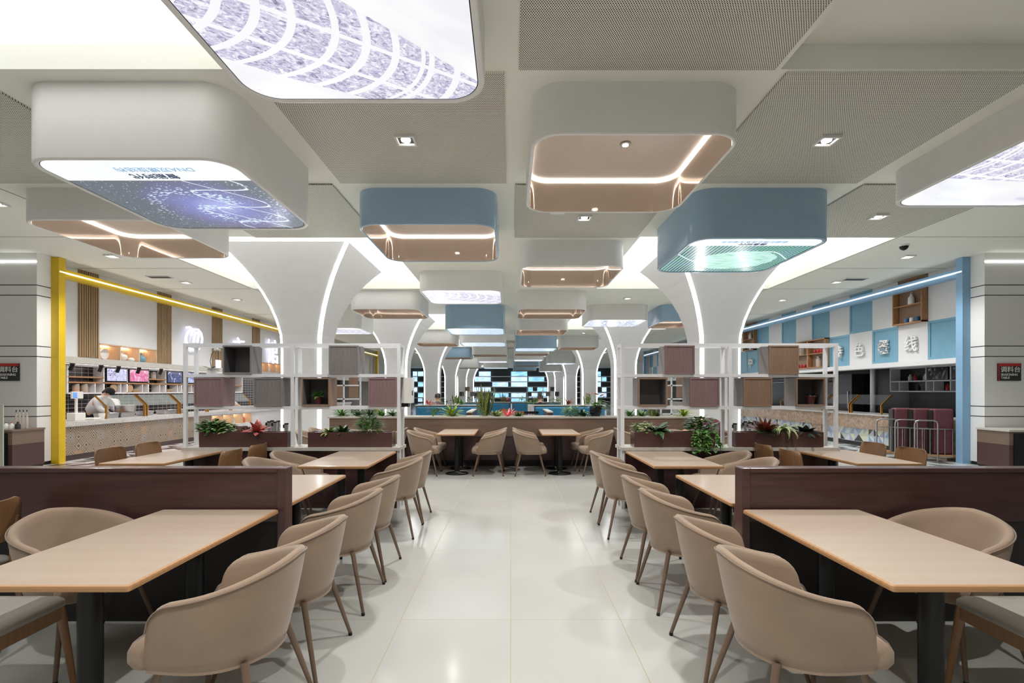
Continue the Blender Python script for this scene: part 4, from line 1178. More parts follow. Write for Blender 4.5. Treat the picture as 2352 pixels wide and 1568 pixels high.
# counter
t = thing('service_counter', 'patterned tile service counter with grey slab top in the left shop', 'counter', (0, 0, 0), 0, 'service counters')
MB().box(-10.4, -9.58, 10.6, 16.0, .12, .74).build('tiled_front', moroccan, t)
b = MB(); b.box(-10.4, -9.9, 16.0, 30, .12, .74).box(-9.9, -9.58, 18.5, 30, .12, .74).box(-9.9, -9.58, 16.0, 18.5, .12, .36).box(-9.9, -9.58, 16.0, 18.5, .70, .74)
b.build('plain_front', white_paint, t)
b = MB()
for i in range(5): MB().box(-9.9, -9.56, 16.0 + i * .615, 16.04 + i * .615, .36, .70).build('niche_divider', niche_wood, t)
MB().box(-9.88, -9.86, 16.05, 18.45, .685, .698).build('niche_light', niche_glow, t)
MB().box(-10.5, -9.53, 10.56, 30, .74, .84).build('slab_top', grey_slab, t)
MB().box(-10.4, -9.62, 10.6, 30, 0, .12).build('plinth', dark_wood, t)
orange = plain('orange_glaze', (226, 120, 70), 0.3); sage = plain('sage_glaze', (170, 190, 160), 0.3)
for i, (yy, m, w) in enumerate(((16.3, orange, 'orange bottle'), (16.9, sage, 'sage green jar'), (17.5, ceramic_w, 'white jar'), (18.15, orange, 'small orange jar'))):
    vase('jar', '%s in the lit niche row under the left counter' % w, (-9.72, yy, .36), [(.07, 0), (.09, .05), (.08, .17), (.03, .2), (.03, .24 if i == 0 else .2)], m, 14, 'jar')
# kitchen behind
struct(MB().box(-12.35, -12.2, 10.4, 36, 0, 2.24).build('wall_left_kitchen', black_tile))
struct(MB().box(-12.2, -9.6, 36, 36.2, 0, CZ).build('wall_left_end', white_paint)); struct(MB().box(9.6, 12.2, 36, 36.2, 0, CZ).build('wall_right_end', white_paint))
t = thing('kitchen_shelf', 'white framed wall shelf on black tiles in the left kitchen', 'shelf', (-12.2, 0, 0), 0, 'kitchen wall shelves')
ys = [13.45, 14.65, 15.54, 16.45, 17.28, 18.12, 18.98, 20.2, 21.2, 22.2]
for y in ys: MB().box(0, .3, y - .025, y + .025, 1.45, 2.3 if 0 else 2.235).build('upright', steel_white, t)
for z in (1.45, 1.75, 2.215): MB().box(0, .3, ys[0], ys[-1], z - .02, z + .02).build('board', shelf_wood if z == 1.75 else steel_white, t)
for a, c in ((13.45, 14.65), (16.45, 17.28), (18.98, 20.2)): MB().box(0, .3, a, c, 1.88, 1.92).build('middle_board', shelf_wood, t)
b = MB()
for y in (14.35, 15.3, 16.2, 17.0, 17.9, 18.7): MB().box(0, .28, y, y + .03, 1.47, 1.73).build('divider', steel_white, t)
def screen_mat(name, cs, sd):
    k = NT(name); o = k.obj(); n = k.noise(o, 5.0, 4.0, dist=1.5)
    col = k.ramp(n, [(0.38, cs[0]), (0.5, cs[1]), (0.6, cs[2])], 'CONSTANT')
    return k.fin(lin((20, 20, 20)), .2, emit=col, es=.4)
def menu_screen(y0, y1, label, cs, X=-11.88, z0=1.79, z1=2.2, txt=None, dark=False):
    s = 1 if X < 0 else -1
    t = thing('menu_screen', label, 'screen', (X, (y0 + y1) / 2, (z0 + z1) / 2), 0, 'menu screens')
    h = (z1 - z0) / 2; w = (y1 - y0) / 2
    MB().box(-.03, .012, -w, w, -h, h).build('bezel', black_metal, t)
    m = screen_mat('menu_image_%d' % len(MATS), cs, 0)
    if dark: m.node_tree.nodes['Principled BSDF'].inputs['Emission Strength'].default_value = .06
    MB().box(.012 if s > 0 else -.034, .016 if s > 0 else -.03, -w + .025, w - .025, -h + .025, h - .025).build('display', m, t)
    if txt: text_mesh('lettering', txt[0], txt[1], txt[2], .001, t, (.018 * s, txt[3], txt[4]), (PI / 2, 0, s * PI / 2), bold=.003)
menu_screen(14.70, 15.50, 'lilac menu screen with large characters, left kitchen', ((206, 204, 244), (226, 226, 252), (170, 160, 210)), txt=('美食', .17, plain('ink_purple', (80, 76, 120)), -.18, .04))
menu_screen(15.58, 16.41, 'pink menu screen beside the lilac one', ((226, 110, 160), (238, 150, 190), (246, 226, 234)))
menu_screen(17.31, 18.09, 'dark blue menu screen, third in the left kitchen', ((52, 66, 116), (70, 84, 140), (206, 216, 240)))
menu_screen(18.15, 18.95, 'blue white menu screen behind the shelf post', ((96, 116, 190), (200, 212, 244), (120, 140, 200)))
# things on the kitchen shelf
for i, (y, z, m, w) in enumerate(((13.85, 1.47, orange, 'orange storage jar in the first bay'), (14.12, 1.47, shelf_wood, 'brown storage jar beside the orange one'), (16.85, 1.92, ceramic_w, 'pale glass jar on the middle board'))):
    t = thing('storage_jar', w + ' of the left kitchen shelf', 'jar', (-12.03, y, z))
    MB().lathe([(.08, 0), (.085, .02), (.085, .19), (.07, .21)], (0, 0, 0), 16).build('glass_body', jar_glass, t)
    MB().lathe([(.076, .005), (.078, .12)], (0, 0, 0), 16).build('contents', m, t); MB().lathe([(.078, .21), (.08, .24), (.02, .25)], (0, 0, 0), 16).build('lid', steel, t)
rattan = plain('rattan', (186, 160, 128), 0.7, var=.2, scale=60, bump=.4)
for i, (y, w) in enumerate(((15.10, 'round tray'), (15.75, 'tilted woven tray'))):
    tag(MB().cyl((0, 0, 0), (.03, 0, 0), .125, .125, 22).build('woven_tray', rattan, loc=(-12.0, y, 1.60)), '%s leaning below the menu screens in the left kitchen' % w, 'tray')
for i, (y, m, w) in enumerate(((14.85, orange, 'orange'), (15.98, rattan, 'brown'), (17.55, rattan, 'wide brown'), (18.35, rattan, 'flat brown'))):
    tag(MB().lathe([(.08, 0), (.12, .07), (.125, .1), (.10, .09)], (0, 0, 0), 18).build('basket', m, loc=(-12.0, y, 1.47)), '%s bowl on the low board of the left kitchen shelf' % w, 'bowl')
# track spotlights
for i, y in enumerate((11.4, 12.2, 12.75, 13.45, 14.3)):
    t = thing('track_spotlight', '%s black track spotlight under the left shop ledge' % ordn[i], 'spotlight', (-9.98, y, 2.14), 0, 'track spotlights')
    MB().box(-.02, .02, -.05, .05, -.03, 0).build('track_clip', black_metal, t); MB().cyl((0, 0, -.03), (-.05, 0, -.15), .045, .045, 14).build('lamp_head', black_metal, t)
# glowing panels added as fill light inside both kitchens
t = thing('kitchen_fill', 'long fill light panel added under the left kitchen ceiling', 'ceiling light', (-11.0, 0, 2.232))
MB().box(-.3, .3, 11, 30, -.02, 0).build('fill_panel', glow('kitchen_fill_glow', (255, 244, 236), 1.9), t)
t = thing('kitchen_fill', 'dim fill light panel added under the right kitchen ceiling', 'ceiling light', (11.2, 0, 2.225))
MB().box(-.1, .1, 12, 28, -.02, 0).build('fill_panel', glow('kitchen_fill_glow_dim', (240, 244, 255), 0.05), t)
# sneeze guards
def guard(x0, y0, y1, s, label, g):
    t = thing('sneeze_guard', label, 'glass screen', (x0, y0, .84), 0, 'glass food screens with brass posts')
    L = y1 - y0
    for y in (0.03, L - .03):
        b = MB(); b.box(-.025, .025, y - .012, y + .012, 0, .30)
        b.add([(-.025, y - .012, .30), (.025, y - .012, .30), (s * .28 + .02, y - .012, .57), (s * .28 - .03, y - .012, .57), (-.025, y + .012, .30), (.025, y + .012, .30), (s * .28 + .02, y + .012, .57), (s * .28 - .03, y + .012, .57)],
              [(0, 1, 2, 3), (7, 6, 5, 4), (0, 4, 5, 1), (1, 5, 6, 2), (2, 6, 7, 3), (3, 7, 4, 0)])
        b.build('brass_post', gold, t)
    b = MB(); a = s * .28
    b.add([(-.004, .05, .3), (.004, .05, .3), (a + .004, .05, .57), (a - .004, .05, .57), (-.004, L - .05, .3), (.004, L - .05, .3), (a + .004, L - .05, .57), (a - .004, L - .05, .57)],
          [(0, 1, 2, 3), (7, 6, 5, 4), (0, 4, 5, 1), (1, 5, 6, 2), (2, 6, 7, 3), (3, 7, 4, 0)])
    b.build('glass_pane', g, t)
for i in range(5): guard(-9.80, 12.1 + 1.36 * i, 13.42 + 1.36 * i, -1, '%s slanted glass food screen on the left counter' % ordn[i], glass)
for i in range(4): guard(9.80, 13.2 + 1.25 * i, 14.42 + 1.25 * i, 1, '%s slanted glass food screen on the right counter' % ordn[i], glass_dim)
# food pans, bowls, till
for i, (y, z, l, w) in enumerate(((12.45, .84, .5, 'shallow, behind the first screen'), (13.0, .84, .5, 'deep, below the big pot'), (13.75, .84, .36, 'small square'), (14.6, .84, .5, 'wide, behind the shelf post'), (15.2, .84, .4, 'far'))):
    t = thing('food_pan', 'steel food pan on the left counter, ' + w, 'pan', (-10.05, y, z), 0, 'steel food pans')
    b = MB(); p = lambda q: rrect(-.15 + q, .15 - q, -l / 2 + q, l / 2 - q, .04, 4)
    zf = lambda pp, h: [(a, c, h) for a, c in pp]
    b.loft([zf(p(.02), 0), zf(p(0), .12), zf(p(-.02), .125), zf(p(.01), .125), zf(p(.03), .02)], 0, True); b.build('pan', steel, t)
    MB().prism(p(.03), .06, .10).build('food', [ceramic_w, plain('stir_fry', (170, 120, 70), .6, var=.3, scale=40)][i % 2], t)
t = thing('cooking_pot', 'large round steel pot raised on the left counter', 'pot', (-10.08, 13.1, .965))
MB().lathe([(.2, 0), (.22, .02), (.23, .17), (.24, .18), (.22, .175), (.2, .06)], (0, 0, 0), 26).build('body', steel, t)
for s in (-1, 1): MB().tube([(0, s * .22, .12), (.04, s * .29, .13), (-.04, s * .29, .13), (0, s * .22, .14)], .01, 6).build('handle', steel, t)
t = thing('payment_terminal', 'small customer display on a white post at the left counter', 'payment terminal', (-9.85, 11.35, .84))
MB().box(-.1, .1, -.14, .14, 0, .18).build('printer_base', ceramic_w, t, bevel=.01); MB().box(-.02, .02, -.02, .02, .18, .52).build('post', ceramic_w, t)
d = MB().box(-.02, .02, -.13, .17, .50, .66).build('display_case', ceramic_w, t, bevel=.008)
MB().box(.02, .024, -.11, .0, .52, .64).build('blue_display', glow('till_blue', (90, 130, 210), .4), d)
tag(MB().lathe([(.05, 0), (.07, .12), (.07, .14)], (0, 0, 0), 16).build('paper_cup', ceramic_w, loc=(-9.8, 12.0, .84)), 'white cup standing on the left counter beside the cook', 'cup')
tag(MB().box(-.15, .15, -.1, .1, 0, .05).build('folded_cloth', ceramic_w, loc=(-9.8, 11.7, .84), bevel=.015), 'folded white cloth beside the customer display', 'cloth')

# ------------------------------------------------------------------ right shop
FR = 9.9; S_ = .915; Y0 = 10.95
t = thing('shop_portal', 'light blue portal frame with light line along the right shop front', 'shop frame', (0, 0, 0), 0, 'coloured shop portal frames')
MB().box(9.385, 9.55, 10.40, 10.56, 0, CZ - .005).build('post', blue_frame, t, bevel=.004)
MB().box(9.40, 9.55, 10.56, 35.3, 3.90, 4.08).build('beam', blue_frame, t)
MB().box(9.385, 9.55, 35.3, 35.6, 0, CZ - .005).build('post', blue_frame, t)
MB().box(9.385, 9.40, 10.42, 35.3, 3.99, 4.016).build('led_line', glow('led_line_soft', (245, 248, 255), 1.2), t)
t = thing('shop_facade', 'blue and white chequered upper wall of the right shop', 'shop front', (0, 0, 0), 0, 'shop front upper walls')
Z0 = 2.245
MB().box(FR + .02, FR + .35, 10.42, 35.98, Z0, CZ - .003).build('backing_wall', white_paint, t)
MB().box(FR - .12, FR + .35, 10.42, 35.98, Z0 - .12, Z0).build('ledge', white_paint, t)
MB().box(FR + .35, 12.2, 10.42, 35.98, Z0 - .01, Z0 + .03).build('kitchen_soffit', dark_panel, t)
MB().box(FR - .005, FR + .02, 10.56, Y0, Z0, CZ - .005).build('end_panel', blue_panel, t)
shelf_cells = []
BLUE = {(0, 0), (1, 0) if 0 else (2, 0), (4, 0), (3, 1), (5, 1), (7, 1), (9, 1), (3, 2), (5, 2), (7, 2), (9, 2), (9, 0), (10, 0)}
WOOD = {(1, 1), (1, 2), (5, 0), (6, 0), (10, 1), (10, 2)}
for i in range(27):
    for j in range(3):
        y0 = Y0 + S_ * i; y1 = y0 + S_; z0 = Z0 + S_ * j + .005; z1 = min(z0 + S_, CZ - .005)
        key = (i, j)
        if key in WOOD or (i > 10 and (i % 9, j) in ((1, 1), (5, 0))):
            b = MB(); w = .03
            b.box(FR - .02, FR + .02, y0, y0 + w, z0, z1).box(FR - .02, FR + .02, y1 - w, y1, z0, z1).box(FR - .02, FR + .02, y0, y1, z0, z0 + w).box(FR - .02, FR + .02, y0, y1, z1 - w, z1)
            b.box(FR - .01, FR + .016, y0 + w, y1 - w, z0 + w, z1 - w, 1)
            if j < 2:
                b.box(FR - .16, FR - .01, y0, y0 + w, z0, z1).box(FR - .16, FR - .01, y1 - w, y1, z0, z1).box(FR - .16, FR - .01, y0, y1, z0, z0 + w).box(FR - .16, FR - .01, y0, y1, z1 - w, z1)
                b.box(FR - .15, FR - .01, y0 + w, y1 - w, (z0 + z1) / 2 - .012, (z0 + z1) / 2 + .012)
                shelf_cells.append((i, j, y0, y1, z0 + w, (z0 + z1) / 2 + .012))
            if key in ((5, 0), (6, 0)): pass
            b.build('open_shelf', [shelf_wood, box_tan_wood], t)
        else:
            blue = key in BLUE if i <= 10 else ((i + (j + 1) // 2) % 2 == 1)
            b = MB(); m = .05
            if blue:
                b.box(FR + .005, FR + .02, y0, y1, z0, z1); w = .06
                b.box(FR - .012, FR + .005, y0 + .004, y0 + w, z0, z1).box(FR - .012, FR + .005, y1 - w, y1 - .004, z0, z1).box(FR - .012, FR + .005, y0 + w, y1 - w, z0, z0 + w).box(FR - .012, FR + .005, y0 + w, y1 - w, z1 - w, z1)
                b.build('blue_panel', blue_panel, t)
            else:
                b.box(FR - .012, FR + .02, y0 + .004, y1 - .004, z0, z1); b.build('white_panel', white_paint, t)
cups_blue = plain('cup_blue', (70, 110, 160), .3); cups_red = plain('cup_red', (176, 40, 46), .35)
def cup(label, p, m, g):
    return tag(MB().lathe([(.045, 0), (.055, .02), (.05, .11), (.04, .115), (.035, .1)], (0, 0, 0), 14).build('cup', m, loc=p), label, 'cup', g)
def lantern(label, p):
    t = thing('lantern', label, 'lantern', p)
    MB().lathe([(.07, 0), (.075, .02), (.07, .16), (.03, .22), (.03, .25)], (0, 0, 0), 8).build('body', ceramic_w, t); MB().tube([(0, -.02, .25), (0, -.02, .29), (0, .02, .29), (0, .02, .25)], .006, 5).build('ring', ceramic_w, t)
for (i, j, y0, y1, za, zb) in shelf_cells:
    if (i, j) in ((1, 1), (10, 1)):
        w = 'near' if i == 1 else 'far'
        lantern('white lantern on the %s open wooden shelf of the right shop wall' % w, (FR - .08, (y0 + y1) / 2 - .05, zb))
        for k, m in enumerate((cups_blue, ceramic_w, cups_blue)):
            cup('%s cup on the %s open wooden shelf of the right shop wall, %s' % ('blue' if m is cups_blue else 'white', w, ('far end', 'middle', 'near end')[k]), (FR - .08, y1 - .3 - .17 * k if 0 else y0 + .55 - .16 * k, za), m, 'cups on the wooden shelves')
    if (i, j) in ((5, 0), (6, 0)):
        w = 'near' if i == 5 else 'far'
        for k in range(3):
            cup('red cup in the %s half of the double wooden shelf, %s' % (w, ('far end', 'middle', 'near end')[k]), (FR - .08, y0 + .62 - .17 * k, zb if i == 5 else za), cups_red, 'red cups on the double shelf')
        t = thing('glass_jar', 'large clear glass jar in the %s half of the double wooden shelf' % w, 'jar', (FR - .08, y0 + .45, za if i == 5 else zb))
        MB().lathe([(.06, 0), (.07, .02), (.07, .22), (.04, .28), (.05, .3)], (0, 0, 0), 16).build('glass_body', jar_glass, t); MB().lathe([(.05, .3), (.05, .33)], (0, 0, 0), 16).build('lid', steel, t)
for ch, i, w in (('中', 10, 'farthest'), ('国', 9, 'second from the far end'), ('特', 4, 'half hidden by the shelf post'), ('色', 3, 'on the white panel'), ('餐', 2, 'on the blue panel'), ('线', 1, 'nearest')):
    yy = Y0 + S_ * (i + .5) + (0.0 if i not in (9,) else -.1)
    tag(text_mesh('wall_letter', ch, .40, char_white, .025, None, (FR - .05, yy, Z0 + .40), (PI / 2, 0, -PI / 2), bold=.006), 'raised white character on the right shop wall, %s' % w, 'letter', 'raised wall characters')
t = thing('service_counter', 'brown marble and geometric tile service counter in the right shop', 'counter', (0, 0, 0), 0, 'service counters')
MB().box(9.60, 10.4, 11.0, 30, .12, .50).build('tiled_front', geo_tile, t)
MB().box(9.53, 10.5, 11.3, 30, .49, .87).build('marble_apron', emperador, t)
MB().box(9.50, 10.5, 10.9, 11.3, 0, .87).build('marble_end', emperador, t); MB().box(9.55, 9.66, 15.4, 15.9, 0, .49).build('marble_pier', emperador, t)
MB().box(9.50, 10.5, 10.9, 30, .87, .89).build('top', grey_slab, t); MB().box(9.64, 10.4, 11.3, 30, 0, .12).build('plinth', dark_panel, t)
struct(MB().box(12.2, 12.35, 10.4, 36, 0, 2.235).build('wall_right_kitchen', dark_tile))
t = thing('kitchen_shelf', 'white framed wall shelf in the dark right kitchen', 'shelf', (12.2, 0, 0), 0, 'kitchen wall shelves')
ys = [12.6, 13.55, 14.35, 15.7]
for y in ys: MB().box(-.3, 0, y - .02, y + .02, 1.5, 2.22).build('upright', steel_white, t)
for z in (1.5, 1.79 if 0 else 1.8, 2.2): MB().box(-.3, 0, ys[0], ys[-1], z - .018, z + .018).build('board', steel_white, t)
b = MB()
for y in (13.2, 14.1, 15.35): MB().box(-.28, 0, y, y + .025, 1.518, 1.782).build('divider', steel_white, t)
MB().box(-.3, 0, 19.2, 23.5, 1.86, 1.9).box(-.3, 0, 19.2, 23.5, 2.0, 2.02).build('far_board', steel_white, t)
menu_screen(13.62, 14.30, 'dark food picture screen in the right kitchen', ((20, 20, 22), (120, 120, 130), (190, 190, 220)), 11.93, 1.82, 2.18, dark=True)
menu_screen(12.66, 13.50, 'dark menu screen next to the blue post', ((14, 14, 16), (60, 60, 64), (150, 150, 156)), 11.93, 1.82, 2.18, dark=True)
for i, (y, z, m, w) in enumerate(((15.1, 1.82, ceramic_w, 'white red labelled'), (14.9, 1.82, cups_red, 'red'), (14.55, 1.82, ceramic_w, 'small white'), (14.8, 1.52, dark_panel, 'dark tall'), (14.5, 1.52, dark_panel, 'dark slim'), (13.8, 1.52, cups_red, 'deep red'), (13.3, 1.52, steel, 'grey'))):
    vase('kitchen_jar', '%s jar on the right kitchen shelf' % w, (12.05, y, z), [(.05, 0), (.055, .02), (.055, .12), (.025, .15), (.025, .19)], m, 14, 'jar')
t = thing('steel_cabinet', 'tall grey steel cabinet at the back of the right kitchen', 'cabinet', (12.0, 18.3, 0))
MB().box(-.25, .19, -1.05, .0, 0, 2.1).build('body', plain('dull_steel', (84, 85, 87), .35, .6), t)
MB().box(-.28, -.25, -.9, -.86, .9, 1.5).build('handle', steel, t)
tag(MB().cyl((0, 0, 0), (0, 0, 2.2), .1, .1, 18).build('steel_duct', steel, loc=(11.6, 16.0, 0)), 'vertical steel duct behind the right counter', 'duct')

# maroon nested carts with steel rails
for i in range(3):
    q = i / 2; x = 8.50 + .215 * i; y = 11.30 - .27 * i
    t = thing('padded_cart', 'maroon padded cart with steel rail before the right counter, %s' % ('farthest of the nested row', 'middle of the nested row', 'nearest of the nested row')[i], 'cart', (x, y, 0), -.25, 'nested maroon carts')
    MB().box(.16, .53, .04, .26, .16, 1.13).build('padded_body', maroon_pad, t, bevel=.04, seg=3)
    MB().box(.13, .15, .06, .25, .16, 1.10).build('side_panel', dark_panel, t)
    R_ = MB(); R_.tube([(-.21, 0, 0), (-.21, 0, .80), (-.19, 0, .86), (-.13, 0, .88), (.13, 0, .88), (.19, 0, .86), (.21, 0, .80), (.21, 0, 0)], .016, 8); R_.build('hoop', steel, t)
    b = MB(); b.tube([(-.21, 0, .70), (.62, 0, .70)], .011, 6).tube([(-.21, 0, .1), (.62, 0, .1)], .011, 6)
    for xx in (-.07, .07, .34, .48, .62): b.tube([(xx, 0, .1), (xx, 0, .70)], .008, 6)
    b.build('rail_bars', steel, t)
    MB().box(-.2, .6, 0, .28, .10, .15).build('foot_shelf', shelf_wood, t)

# ------------------------------------------------------------------ signs and seasoning cabinets at the pillar walls
def sign(x0, x1, s, label):
    t = thing('wall_sign', label, 'sign', ((x0 + x1) / 2, 10.075, 1.895), 0, 'seasoning table signs')
    w = (x1 - x0) / 2; h = .175
    MB().box(-w, w, -.012, .015, -h, h).build('board', sign_black, t)
    MB().box(-w, w, -.016, -.012, h - .055, h).box(-w, -w + .022, -.016, -.012, -h, h - .055).build('red_band', red_sign, t)
    text_mesh('lettering', '调料台', .125, char_white, .001, t, (.012, -.016, .045), (PI / 2, 0, 0), bold=.001, sx=1.08)
    text_mesh('lettering', 'SEASONING\nTABLE', .062, char_white, .001, t, (-w + .05, -.016, -.085), (PI / 2, 0, 0), 'LEFT', bold=.001)
sign(9.80, 10.26, 1, 'black and red seasoning table sign on the right pillar wall'); sign(-10.33, -9.89, -1, 'black and red seasoning table sign on the left pillar wall')
for s in (-1, 1):
    t = thing('seasoning_cabinet', 'low brown seasoning cabinet with stone top below the %s sign' % side[s], 'cabinet', (s * 9.95, 9.7, 0), 0, 'seasoning cabinets')
    MB().box(-.62, .62, -.33, .34, .75, .785).build('top', mid_wood if s < 0 else grey_ledge, t)
    MB().box(-.6, .6, -.31, .34, .50, .75).build('upper_band', mid_wood, t); MB().box(-.6, .6, -.31, .34, .06, .50).build('body', dark_wood, t)
    MB().box(-s * .52, s * .58, -.322, -.31, .08, .72).build('front_opening', black_metal, t); MB().box(-.57, .57, -.29, .34, 0, .06).build('plinth', dark_panel, t)
def bottle(label, x, y, z, h, r, m, capm):
    t = thing('sauce_bottle', label, 'bottle', (x, y, z), 0, 'sauce bottles on the left cabinet')
    MB().lathe([(r, 0), (r, h * .6), (r * .4, h * .78), (r * .4, h * .9)], (0, 0, 0), 12).build('body', m, t); MB().cyl((0, 0, h * .9), (0, 0, h), r * .42, r * .3, 10).build('cap', capm, t)
for i, (x, y, h, r, m, w) in enumerate(((-9.78, 9.62, .15, .04, dark_panel, 'dark round'), (-9.68, 9.6, .13, .045, ceramic_w, 'white and red labelled, left'), (-9.57, 9.6, .13, .045, ceramic_w, 'white and red labelled, middle'), (-9.47, 9.62, .14, .045, dark_panel, 'black lidded'),
                                     (-9.66, 9.78, .36, .022, jar_glass, 'tall clear spouted, first'), (-9.59, 9.78, .36, .022, jar_glass, 'tall clear spouted, second'), (-9.52, 9.78, .36, .022, jar_glass, 'tall clear spouted, third'), (-9.45, 9.78, .36, .022, jar_glass, 'tall clear spouted, fourth'))):
    bottle('%s sauce bottle on the left seasoning cabinet' % w, x, y, .785, h, r, m, black_metal if i != 2 else red_sign)
t = thing('glass_screen', 'frosted glass panel at the left frame edge', 'glass screen', (-9.75, 9.15, 0))
MB().box(-.6, .48, -.01, .01, .05, 1.26).build('pane', frost, t); MB().box(-.6, .48, -.02, .02, 0, .05).build('foot_rail', steel, t)

# ------------------------------------------------------------------ seating area beyond the planter wall
def booth(x0, x1, Y, zt, label, endw=None):
    t = thing('booth_sofa', label, 'sofa', ((x0 + x1) / 2, Y, 0), 0, 'blue booth sofas'); w = (x1 - x0) / 2
    MB().box(-w, w, 0, .14, .42, zt - .06).build('tufted_back', bench_blue, t, bevel=.04, seg=3)
    MB().box(-w, w, -.48, 0, .30, .46).build('seat', bench_blue, t, bevel=.04, seg=3); MB().box(-w, w, -.44, .5, 0, .30).build('base', dark_wood, t)
    MB().box(-w - .04, w + .04, .14, .52, .30, zt - .03).build('planter_back', mid_wood, t); MB().box(-w - .06, w + .06, .1, .54, zt - .03, zt).build('ledge', grey_ledge, t)
booth(-2.83, -.78, 15.0, 1.09, 'blue tufted booth sofa beyond the planter wall, left'); booth(.72, 2.80, 15.0, 1.09, 'blue tufted booth sofa beyond the planter wall, right')
booth(-1.97, -.06, 20.3, 1.06, 'far blue booth sofa, left of the aisle centre'); booth(.10, 2.0, 20.3, 1.06, 'far blue booth sofa, right of the aisle centre')
tag(MB().box(.52, .70, 14.95, 15.5, 0, 1.10).build('grey_pier', grey_slab, bevel=.01), 'grey stone pier at the end of the right blue booth', 'pier')
for s, x in ((-1, -1.10), (1, .93)):
    t = thing('low_partition', 'short maroon low partition with pale top beyond the planter wall, %s' % side[s], 'partition', (x, 12.5, 0))
    MB().box(0, .12, 0, 1.9, 0, .97).build('panel', dark_wood, t); MB().box(-.01, .13, -.01, 1.91, .97, 1.0).build('cap', grey_ledge, t)
for i, (x, y, w) in enumerate(((-1.75, 13.6, 'left, before the blue booth'), (1.85, 13.6, 'right, before the blue booth'), (-.05, 17.2, 'centre, far'), (-3.0, 11.5, 'far left'), (3.0, 11.5, 'far right'))):
    table(x, y, 1.3 if i != 2 else .75, .72, 'laminate table beyond the planter wall, ' + w, offs=(0.0, .05))
for i, (x, y, f) in enumerate(((-2.55, 12.95, PI / 2), (-1.4, 12.95, PI / 2), (1.4, 12.95, PI / 2), (2.4, 12.95, PI / 2), (-.32, 16.5, PI / 2), (.28, 16.5, PI / 2), (-.2, 17.95, -PI / 2), (3.0, 12.25, -PI / 2), (-3.0, 12.25, -PI / 2))):
    woodchair(x, y, f, 'wooden chair beyond the planter wall, %s' % ('far left table', 'left booth table', 'right booth table, inner', 'right booth table, outer', 'centre table near left', 'centre table near right', 'centre table far side', 'right end', 'left end')[i], 'wooden chairs beyond the planter wall')
for s, x in ((-1, -.75), (1, .38)):
    t = thing('spindle_rail', 'dark topped rail of pale spindles beyond the planter wall, %s' % side[s], 'railing', (x, 14.3, 0)); 
    MB().box(0, .42, 0, .08, .86, .93).build('top_rail', black_metal, t); MB().box(0, .42, 0, .08, 0, .7).build('base_panel', dark_panel, t)
    for k in range(6): MB().cyl((.04 + k * .068, .04, .7), (.04 + k * .068, .04, .86), .016, .016, 8).build('spindle', top_wood, t)
# display frames with posters beyond the planter wall
for s in (-1, 1):
    t = thing('display_rack', 'white grid display frame with brown panels behind the %s shelf' % side[s], 'display frame', (s * 4.35, 13.3, 0), 0, 'grid display frames')
    for x in (-.36, -.08, .36): MB().box(x - .018, x + .018, -.018, .018, 0, 2.1).build('post', steel_white, t)
    for z in (.9, 1.30, 1.66, 2.08): MB().box(-.36, .36, -.018, .018, z - .018, z + .018).build('bar', steel_white, t)
    MB().box(-.33, -.1, -.01, .01, 1.33, 1.64).build('brown_panel', box_tan_wood, t); MB().box(.05, .3, .0, .015, 1.33, 2.05).build('brown_panel', box_tan_wood, t)
# plants on the booth ledges
for i, (px, py, Y, kind, m, w) in enumerate(((1047, 928, 15.3, 's', lf_snake, 'snake plant on the left booth ledge'), (1059, 926, 15.3, 'r', lf_mid, 'bright fern like plant beside it'), (1026, 927, 15.3, 'b', lf_dark, 'low dark plant left of the snake plant'), (984, 928, 15.3, 'r', lf_red, 'red plant at the left end'),
        (1348, 926, 15.3, 's', lf_snake, 'snake plant on the right booth ledge'), (1275, 926, 15.3, 'b', lf_mid, 'green plant in the middle of the right ledge'), (1219, 926, 15.3, 'b', lf_mid, 'bushy green plant at the grey pier'), (1305, 926, 15.3, 'r', lf_rust, 'rust coloured plant on the right ledge'),
        (1155, 919, 20.6, 's', lf_snake, 'small snake plant on the far ledge'), (1163, 919, 20.6, 'b', lf_red, 'red green plant on the far ledge centre'), (1200, 919, 20.6, 'b', lf_yel, 'yellowish plant on the far right ledge'), (1235, 918, 20.6, 'b', lf_rust, 'reddish bush on the far right ledge'), (1078, 919, 20.6, 'b', lf_dark, 'dark bush on the far left ledge'), (1100, 919, 20.6, 'b', lf_dark, 'dark low bush on the far ledge by the tall plant'))):
    zt = 1.09 if Y < 16 else 1.06
    p = ((px - 1173) * Y / 1150, Y, zt)
    if kind == 's':
        mb = MB(); R = random.Random(60 + i)
        for k in range(14):
            az = R.uniform(0, 2 * PI); blade(mb, (.07 * math.cos(az), .07 * math.sin(az), 0), az, 1.4, R.uniform(.2, .42), .05, .1, 5, .3, .05, .35)
    elif kind == 'r': mb = rosette(18, .28, .05, .4, 1.4, 1.2, 60 + i)
    else: mb = bush(80, .2, .1, .12, .1, .05, 60 + i, .1)
    plant('leafy_plant', w, p, mb, m, 'plants on the booth ledges')

